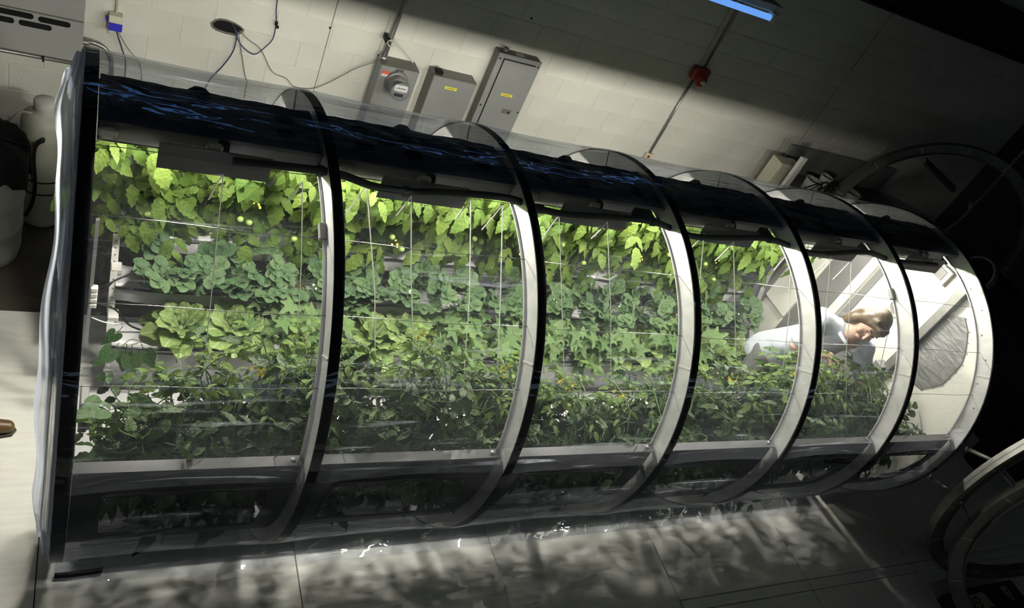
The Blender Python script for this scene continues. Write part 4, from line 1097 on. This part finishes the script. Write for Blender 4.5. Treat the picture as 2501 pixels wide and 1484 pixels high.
# hoist chain
ch_ = empty('hoist_chain', (6.66, 1.0, 2.4), 'slack steel hoist chain hanging across the dark at the upper right', 'chain')
cp = smooth_path([(6.7, 1.0, 3.4), (6.66, 1.0, 2.37), (6.67, 1.0, 1.91), (6.62, 1.0, 1.54), (6.30, 1.0, 1.25)], 22)
acc = 0.0; k = 0; last = cp[0]
link = []
t_ = 0.0
L_ = [0.0]
for a, b_ in zip(cp, cp[1:]): L_.append(L_[-1] + (b_ - a).length)
d_ = 0.0
while d_ < L_[-1] - .03:
    j = max(i for i, q in enumerate(L_) if q <= d_); f_ = (d_ - L_[j]) / max(1e-6, L_[j + 1] - L_[j])
    p = cp[j].lerp(cp[j + 1], f_); dr_ = (cp[j + 1] - cp[j]).normalized()
    link.append((p, dr_)); d_ += .032
lm = None
lk = []
for q in range(17):
    t = 2 * pi * q / 16; lk.append((.010 * math.cos(t), .021 * math.sin(t), 0))
lme = MB().tube(lk, .0032, 5).mesh('chain_link', 'zinc', True)
for q, (p, dd) in enumerate(link):
    o = bpy.data.objects.new('chain_link', lme); COL.objects.link(o); o.parent = ch_
    o.matrix_basis = frame(p - Vector((6.66, 1.0, 2.4)), dd, (1, 0, .2) if q % 2 else (0, 1, .2))
# flexible duct
du = empty('flexible_duct', (5.7, -.3, 1.7), 'black ribbed flexible duct beyond the far end of the tunnel', 'duct')
dp = smooth_path([(5.0, -.25, 1.98), (5.25, -.3, 1.90), (5.7, -.33, 1.72), (6.2, -.36, 1.52), (6.8, -.38, 1.1), (7.2, -.4, .3), (7.3, -.4, -.06)], 16)
MB().tube(dp, [.085 + (.012 if k % 2 else 0) for k in range(len(dp))], 16).build('hose', 'black_rubber', du, False)
MB().ring([(-.03, .10), (.03, .10), (.03, .112), (-.03, .112)], 0, 2 * pi, 20, Matrix.Translation(dp[0]) @ Matrix.Rotation(rad(15), 4, 'Y'), closed=True).build('collar', 'zinc', du)
# dark carton with lettered papers in the lower right corner
ct = empty('carton', (5.95, -1.62, 0), 'dark carton with torn lettered papers in the bottom right corner', 'box')
MB().box((5.5, -2.05, 0), (6.35, -1.50, .10), None, .01).build('body', 'carton', ct)
p1 = MB().prism([(5.62, -1.66), (5.62, -1.56), (5.90, -1.545), (5.93, -1.66)], .002, Matrix.Translation((0, 0, .101))).build('paper', 'paper', ct)
MB().prism([(6.14, -1.54), (6.22, -1.535), (6.20, -1.66), (6.15, -1.60)], .002, Matrix.Translation((0, 0, .101))).build('paper', 'paper', ct)
cu = bpy.data.curves.new('lettering', 'FONT'); cu.body = '20'; cu.size = .13; cu.extrude = .0006
to = bpy.data.objects.new('lettering', cu); COL.objects.link(to)
bpy.context.view_layer.update()
tme = bpy.data.meshes.new_from_object(to); bpy.data.objects.remove(to)
tme.materials.clear(); tme.materials.append(MATS['ink'])
to = bpy.data.objects.new('lettering', tme); COL.objects.link(to); to.parent = ct; to['_at'] = ct['_at']
to.location = Vector((5.68, -1.655, .1045)) - Vector(ct['_at'])
MB().prism([(6.165, -1.575), (6.185, -1.565), (6.195, -1.585), (6.18, -1.60), (6.195, -1.62), (6.185, -1.63), (6.17, -1.605), (6.18, -1.588)], .001, Matrix.Translation((0, 0, .1035))).build('lettering', 'ink', ct)

# ================================================================== PEOPLE (signed-distance bodies)
class Body:
    """smooth union of tapered capsules and ellipsoids sampled on a grid"""
    def __init__(s, lo, hi, h):
        s.lo = np.array(lo, float); s.h = h
        s.n = np.ceil((np.array(hi) - s.lo) / h).astype(int) + 1
        s.f = np.full(s.n, 1.0, np.float32)
    def _win(s, lo, hi):
        a = np.clip(np.floor((np.array(lo) - s.lo) / s.h).astype(int), 0, s.n - 1)
        b = np.clip(np.ceil((np.array(hi) - s.lo) / s.h).astype(int) + 1, 1, s.n)
        if np.any(b <= a): return None
        g = np.meshgrid(*[s.lo[i] + s.h * np.arange(a[i], b[i]) for i in range(3)], indexing='ij')
        return (slice(a[0], b[0]), slice(a[1], b[1]), slice(a[2], b[2])), np.stack(g, -1)
    def _join(s, sl, d, k, cut=False):
        c = s.f[sl]
        if cut: s.f[sl] = np.maximum(c, -d); return
        if k <= 0: s.f[sl] = np.minimum(c, d); return
        hh = np.clip(.5 + .5 * (c - d) / k, 0, 1)
        s.f[sl] = c * (1 - hh) + d * hh - k * hh * (1 - hh)
    def cap(s, a, b, ra, rb, k=.02, flat=None):
        a = np.array(a, float); b = np.array(b, float); m = max(ra, rb) + k + .04
        q = s._win(np.minimum(a, b) - m, np.maximum(a, b) + m)
        if q is None: return s
        sl, P = q; ab = b - a; L2 = max(ab @ ab, 1e-9)
        t = np.clip(((P - a) @ ab) / L2, 0, 1)
        v = P - a - t[..., None] * ab
        if flat is not None:      # (direction, factor) squeezes the section
            dv, fc = np.array(flat[0], float), flat[1]; dv = dv / np.linalg.norm(dv)
            pj = v @ dv
            v = v + (pj * (1 / fc - 1))[..., None] * dv
        s._join(sl, np.linalg.norm(v, axis=-1) - (ra + (rb - ra) * t), k)
        return s
    def ell(s, c, r, k=.02, M=None, cut=False):
        c = np.array(c, float); r = np.array(r, float); m = r.max() + k + .03
        q = s._win(c - m, c + m)
        if q is None: return s
        sl, P = q; v = P - c
        if M is not None: v = v @ M
        n1 = np.linalg.norm(v / r, axis=-1); n2 = np.linalg.norm(v / (r * r), axis=-1) + 1e-9
        s._join(sl, (n1 * (n1 - 1) / n2).astype(np.float32), k, cut)
        return s
    def mesh(s):
        f = s.f; n = np.array(f.shape)
        c = n - 1
        ins = f < 0
        cnt = np.zeros(c, np.int32); acc = np.zeros((*c, 3), np.float32)
        cor = [(i, j, k) for i in (0, 1) for j in (0, 1) for k in (0, 1)]
        sub = lambda o: tuple(slice(o[i], o[i] + c[i]) for i in range(3))
        for a in cor:
            for ax in range(3):
                if a[ax] == 1: continue
                b = list(a); b[ax] = 1; b = tuple(b)
                fa, fb = f[sub(a)], f[sub(b)]
                x = (fa < 0) != (fb < 0)
                t = np.where(x, fa / np.where(x, fa - fb, 1), 0)
                cnt += x
                for i in range(3):
                    acc[..., i] += np.where(x, a[i] + (t if i == ax else 0), 0)
        on = cnt > 0
        idx = np.full(c, -1, np.int64); idx[on] = np.arange(on.sum())
        pos = np.argwhere(on) + acc[on] / cnt[on][:, None]
        V = s.lo + s.h * pos
        F = []
        for ax in range(3):
            o1, o2 = [i for i in range(3) if i != ax]
            A = [slice(1, c[i]) for i in range(3)]; A[ax] = slice(0, c[ax])
            B = list(A); B[ax] = slice(1, c[ax] + 1)
            ia, ib = ins[tuple(A)], ins[tuple(B)]
            e = np.argwhere(ia != ib)
            if len(e) == 0: continue
            flip = ia[tuple(e.T)]
            base = e.copy(); base[:, o1] += 1; base[:, o2] += 1
            def g(d1, d2):
                q = base.copy(); q[:, o1] -= d1; q[:, o2] -= d2; return idx[tuple(q.T)]
            q = np.stack([g(1, 1), g(0, 1), g(0, 0), g(1, 0)], 1)
            if ax == 1: flip = ~flip
            q[~flip] = q[~flip][:, ::-1]
            F.append(q)
        F = np.concatenate(F)
        return V, F[(F >= 0).all(1)]
    def build(s, name, m, parent):
        V, F = s.mesh(); V = V - np.array(parent['_at'])
        me = bpy.data.meshes.new(name); me.from_pydata(V.tolist(), [], F.tolist()); me.materials.append(MATS[m]); me.update()
        for p in me.polygons: p.use_smooth = True
        o = bpy.data.objects.new(name, me); COL.objects.link(o); o.parent = parent; o['_at'] = parent['_at']
        return o
def hand(B, wrist, d, palm, side, L=.17, curl=.5):
    """palm and five fingers; d points along the hand, palm is the palm's facing, side is where the thumb sits"""
    w = np.array(wrist, float); d = np.array(d, float); d /= np.linalg.norm(d)
    pn = np.array(palm, float); pn -= d * (pn @ d); pn /= np.linalg.norm(pn)
    sd = np.array(side, float); sd -= d * (sd @ d); sd -= pn * (sd @ pn); sd /= np.linalg.norm(sd)
    pl = L * .48
    for q in (-.020, -.007, .007, .020):
        B.cap(w + d * .012 + sd * q * .6, w + d * pl + sd * q, .013, .012, .008)
    for q, fl in ((.026, .40), (.009, .46), (-.009, .43), (-.025, .34)):
        p = w + d * pl + sd * q; a = d
        for j, (fr, rr) in enumerate(((.45, .0088), (.32, .0080), (.25, .0072))):
            a = a * math.cos(curl * .8) + pn * math.sin(curl * .8); a /= np.linalg.norm(a)
            p2 = p + a * L * fl * fr
            B.cap(p, p2, rr, rr * .93, .004); p = p2
    p = w + d * pl * .30 + sd * .024
    a = d * .75 + sd * .65 + pn * .25; a /= np.linalg.norm(a)
    for fr, rr in ((.17, .011), (.15, .0095), (.12, .0085)):
        p2 = p + a * L * fr; B.cap(p, p2, rr, rr * .92, .005); p = p2
        a = a * .9 + d * .35 + pn * .15; a /= np.linalg.norm(a)

# ---- the person bending over the front row inside the tunnel
PA = (4.30, .08, .14)
pe = empty('person', PA, 'person in a light blue short-sleeved shirt bending over the front tomatoes inside the tunnel', 'person')
hip = np.array((4.30, .06, .93)); che = np.array((4.29, -.17, 1.27)); nek = np.array((4.29, -.27, 1.41)); hd = np.array((4.325, -.315, 1.535))
shR = np.array((4.13, -.15, 1.40)); shL = np.array((4.43, -.33, 1.34))
elR = np.array((4.08, -.17, 1.17)); wrR = np.array((4.19, -.335, 1.255))
elL = np.array((4.53, -.42, 1.15)); wrL = np.array((4.42, -.56, 1.05))
B = Body((3.95, -.80, .10), (4.75, .35, 1.72), .0055)
# head: local axes, face looks to the front, down and a little towards the near end
fd = np.array((-.55, -.72, -.42)); fd /= np.linalg.norm(fd)
ud = np.array((.35, -.10, .90)); ud -= fd * (ud @ fd); ud /= np.linalg.norm(ud)
sd = np.cross(fd, ud)
HM = np.stack([sd, fd, ud], 1)
def HP(a, b, c): return hd + sd * a + fd * b + ud * c
B.ell(HP(0, -.008, .025), (.073, .092, .095), .02, HM)
B.ell(HP(0, .028, -.045), (.056, .058, .068), .03, HM)
B.ell(HP(0, .055, -.092), (.026, .022, .022), .02, HM)
B.cap(HP(0, .088, .012), HP(0, .108, -.022), .009, .013, .010)
for q in (-1, 1):
    B.ell(HP(.031 * q, .092, .018), (.017, .012, .010), .006, HM, cut=True)
    B.ell(HP(.045 * q, .068, -.03), (.022, .02, .022), .02, HM)
    B.ell(HP(.074 * q, -.005, -.005), (.010, .020, .030), .008, HM)
    B.ell(HP(.030 * q, .084, .038), (.020, .010, .006), .008, HM)
B.ell(HP(0, .086, -.058), (.022, .012, .010), .008, HM)
B.cap(nek + (che - nek) * .25, HP(0, -.02, -.06), .052, .048, .03)
B.cap(hip, che, .118, .115, .05, ((0, -.83, -.55), .75)).cap(shR, shL, .055, .055, .05).cap(che, nek, .11, .055, .05)
for a, e, w_ in ((shR, elR, wrR), (shL, elL, wrL)):
    B.cap(a, e, .048, .038, .02).cap(e, w_, .038, .025, .015)
hand(B, wrR, (.55, -.62, -.35), (.25, .15, -.95), (.3, -.7, .3), .16, .55)
hand(B, wrL, (-.25, -.50, -.80), (-.6, .5, -.2), (-.6, -.3, .6), .16, .5)
hipR = hip + np.array((-.09, 0, -.02)); hipL = hip + np.array((.09, .0, -.02))
for h_, fx in ((hipR, -.11), (hipL, .11)):
    kn = np.array((4.30 + fx, .02, .52)); an = np.array((4.30 + fx * 1.1, .08, .20))
    B.cap(h_, kn, .082, .055, .03).cap(kn, an, .053, .036, .02).cap(an, an + np.array((0, -.14, -.025)), .036, .03, .02)
B.build('body', 'skin', pe)
S_ = Body((3.95, -.62, .78), (4.75, .35, 1.60), .008)
S_.cap(hip + np.array((0, .035, -.09)), che, .178, .140, .05, ((0, -.83, -.55), .80)).cap(shR, shL, .072, .072, .05).cap(che, nek + np.array((0, .04, -.035)), .125, .078, .04)
S_.cap(shR, shR + (elR - shR) * .80, .066, .058, .03).cap(shL, shL + (elL - shL) * .85, .066, .060, .03)
for q in range(9):      # folds
    t = q / 8; S_.cap(hip + (che - hip) * t + np.array((-.13 + .02 * math.sin(q * 2), -.03, 0)), hip + (che - hip) * t + np.array((.12, -.06, .05 * math.sin(q))), .022, .02, .05)
# open collar: cut a V at the throat
S_.ell(nek + np.array((.0, -.075, -.045)), (.055, .075, .105), .0, None, cut=True)
S_.ell(nek + np.array((.015, -.02, .06)), (.075, .075, .08), .0, None, cut=True)
so = S_.build('shirt', 'shirt', pe)
# collar roll
col_ = []
for q in range(15):
    t = rad(-120 + 240 * q / 14)
    col_.append(nek + np.array((.085 * math.sin(t), .055 * math.cos(t) - .005 - (.05 if abs(q - 7) > 5 else 0), .012 - .045 * (abs(q - 7) / 7) ** 2)))
MB().tube([tuple(p) for p in col_], [.012 + .006 * math.sin(pi * q / 14) for q in range(15)], 8).build('collar', 'shirt', so, True)
T_ = Body((4.05, -.62, 1.0), (4.6, .1, 1.5), .008)
T_.cap(hip + (che - hip) * .5, che, .142, .134, .04, ((0, -.83, -.55), .80)).cap(che, nek + np.array((0, .02, -.07)), .120, .07, .04)
T_.ell(nek + np.array((.0, -.06, -.005)), (.06, .07, .07), .0, None, cut=True)
T_.build('undershirt', 'tee', pe)
P_ = Body((4.02, -.25, .10), (4.6, .35, 1.05), .010)
P_.cap(hip + np.array((-.05, 0, -.03)), hip + np.array((.05, 0, -.03)), .112, .112, .05)
for h_, fx in ((hipR, -.11), (hipL, .11)):
    kn = np.array((4.30 + fx, .02, .52)); an = np.array((4.30 + fx * 1.1, .08, .20))
    P_.cap(h_ + np.array((0, 0, -.05)), kn, .092, .072, .04).cap(kn, an, .070, .062, .03)
P_.build('trousers', 'trousers', pe)
# hair: cap, fringe and long side locks
Hh = Body(tuple(hd - .25), tuple(hd + .22), .006)
Hh.ell(HP(0, -.022, .032), (.086, .100, .100), .01, HM)
Hh.ell(HP(0, -.065, -.055), (.076, .050, .100), .03, HM)
Hh.ell(HP(0, .105, -.035), (.078, .085, .105), .0, HM, cut=True)
for q in (-1, 1):
    Hh.cap(HP(.050 * q, .045, .085), HP(.080 * q, .022, .02), .018, .020, .02)
    Hh.cap(HP(.076 * q, .008, .04), HP(.086 * q, .004, -.06), .024, .024, .02).cap(HP(.086 * q, .004, -.06), HP(.074 * q, -.004, -.145), .024, .010, .02)
    Hh.cap(HP(.074 * q, -.035, .0), HP(.074 * q, -.04, -.14), .030, .016, .02)
Hh.cap(HP(.015, .080, .085), HP(-.060, .058, .060), .014, .012, .015).cap(HP(.015, .080, .085), HP(.064, .052, .045), .016, .014, .015)
ho = Hh.build('hair', 'hair', pe)
for q in (-1, 1):
    MB().lathe([(.0, .0), (.013, .001), (.010, .004), (.0, .005)], 10, frame(Vector(HP(.031 * q, .082, .014)), Vector(ud), Vector(fd)) @ Matrix.Diagonal((1, .35, 1, 1)), cap=False).build('eye', 'eye_dark', pe, True)
    MB().tube([tuple(HP(.016 * q, .094, .036)), tuple(HP(.032 * q, .094, .041)), tuple(HP(.048 * q, .082, .036))], [.002, .003, .0015], 6).build('eyebrow', 'hair', pe, True)
MB().tube([tuple(HP(-.022, .088, -.057)), tuple(HP(-.008, .0975, -.055)), tuple(HP(.0, .098, -.057)), tuple(HP(.008, .0975, -.055)), tuple(HP(.022, .088, -.057))], [.001, .004, .004, .004, .001], 6).build('lips', 'lips', pe, True)

# ---- the person standing at the left edge (toe and hand reach into the frame)
PB = (-.47, .20, 0)
p2 = empty('person', PB, 'person at the left edge, only a brown shoe toe and a hand in view', 'person')
B2 = Body((-.95, -.15, 0), (-.22, .60, 1.75), .009)
bp = np.array
B2.cap((-.50, .20, .95), (-.50, .20, 1.30), .13, .14, .06).cap((-.50, .03, 1.40), (-.50, .37, 1.40), .055, .055, .05).cap((-.50, .20, 1.35), (-.49, .20, 1.50), .07, .055, .04)
B2.ell((-.475, .20, 1.62), (.092, .075, .115), .03).ell((-.39, .20, 1.60), (.02, .014, .02), .015)
for yy in (.12, .30):
    B2.cap((-.50, yy, .93), (-.48, yy, .50), .085, .055, .03).cap((-.48, yy, .50), (-.50, yy, .08), .055, .038, .02)
B2.cap((-.50, .03, 1.40), (-.53, -.03, 1.12), .05, .038, .02).cap((-.53, -.03, 1.12), (-.47, -.02, .90), .037, .026, .02)
B2.cap((-.50, .37, 1.40), (-.50, .40, 1.12), .05, .038, .02).cap((-.50, .40, 1.12), (-.40, .33, .90), .037, .027, .02)
hand(B2, (-.40, .33, .90), (.36, -.10, -.75), (-.6, -.4, -.2), (.5, -.7, .3), .18, .35)
hand(B2, (-.47, -.02, .90), (.1, .0, -1), (-.3, .9, 0), (1, .1, 0), .18, .4)
B2.build('body', 'skin', p2)
G = Body((-.85, -.15, .06), (-.25, .60, 1.52), .012)
for yy in (.12, .30): G.cap((-.50, yy, .96), (-.48, yy, .50), .10, .075, .03).cap((-.48, yy, .50), (-.495, yy, .10), .074, .066, .02)
G.build('trousers', 'trousers', p2)
G = Body((-.85, -.15, .80), (-.25, .60, 1.52), .012)
G.cap((-.50, .20, .92), (-.50, .20, 1.32), .145, .155, .06).cap((-.50, .03, 1.40), (-.50, .37, 1.40), .07, .07, .05).cap((-.50, .03, 1.40), (-.53, -.03, 1.15), .065, .055, .03).cap((-.50, .37, 1.40), (-.50, .40, 1.15), .065, .055, .03)
G.build('shirt', 'shirt', p2)
Hb = Body((-.62, .05, 1.52), (-.34, .35, 1.78), .009)
Hb.ell((-.49, .20, 1.66), (.10, .085, .09), .01); Hb.ell((-.38, .20, 1.58), (.07, .07, .08), 0, None, True)
Hb.build('hair', 'hair', p2)
for yy in (.12, .30):
    xo = 0 if yy < .2 else -.10
    G = Body((-.70, yy - .09, .0), (-.15, yy + .09, .18), .006)
    G.cap((-.50 + xo, yy, .085), (-.36 + xo, yy, .055), .052, .045, .03).cap((-.36 + xo, yy, .050), (-.262 + xo, yy + .005, .036), .043, .033, .03).cap((-.53 + xo, yy, .06), (-.50 + xo, yy, .12), .042, .045, .03)
    sh_ = G.build('shoe', 'leather', p2)
    MB().prism([(-.58 + xo, yy - .03), (-.57 + xo, yy + .03), (-.40 + xo, yy + .038), (-.30 + xo, yy + .05), (-.24 + xo, yy + .035), (-.222 + xo, yy + .005), (-.24 + xo, yy - .03), (-.30 + xo, yy - .043), (-.40 + xo, yy - .036)], .012, Matrix.Translation((0, 0, .001))).build('sole', 'sole', sh_)

for o in list(bpy.data.objects):
    if '_at' in o: del o['_at']
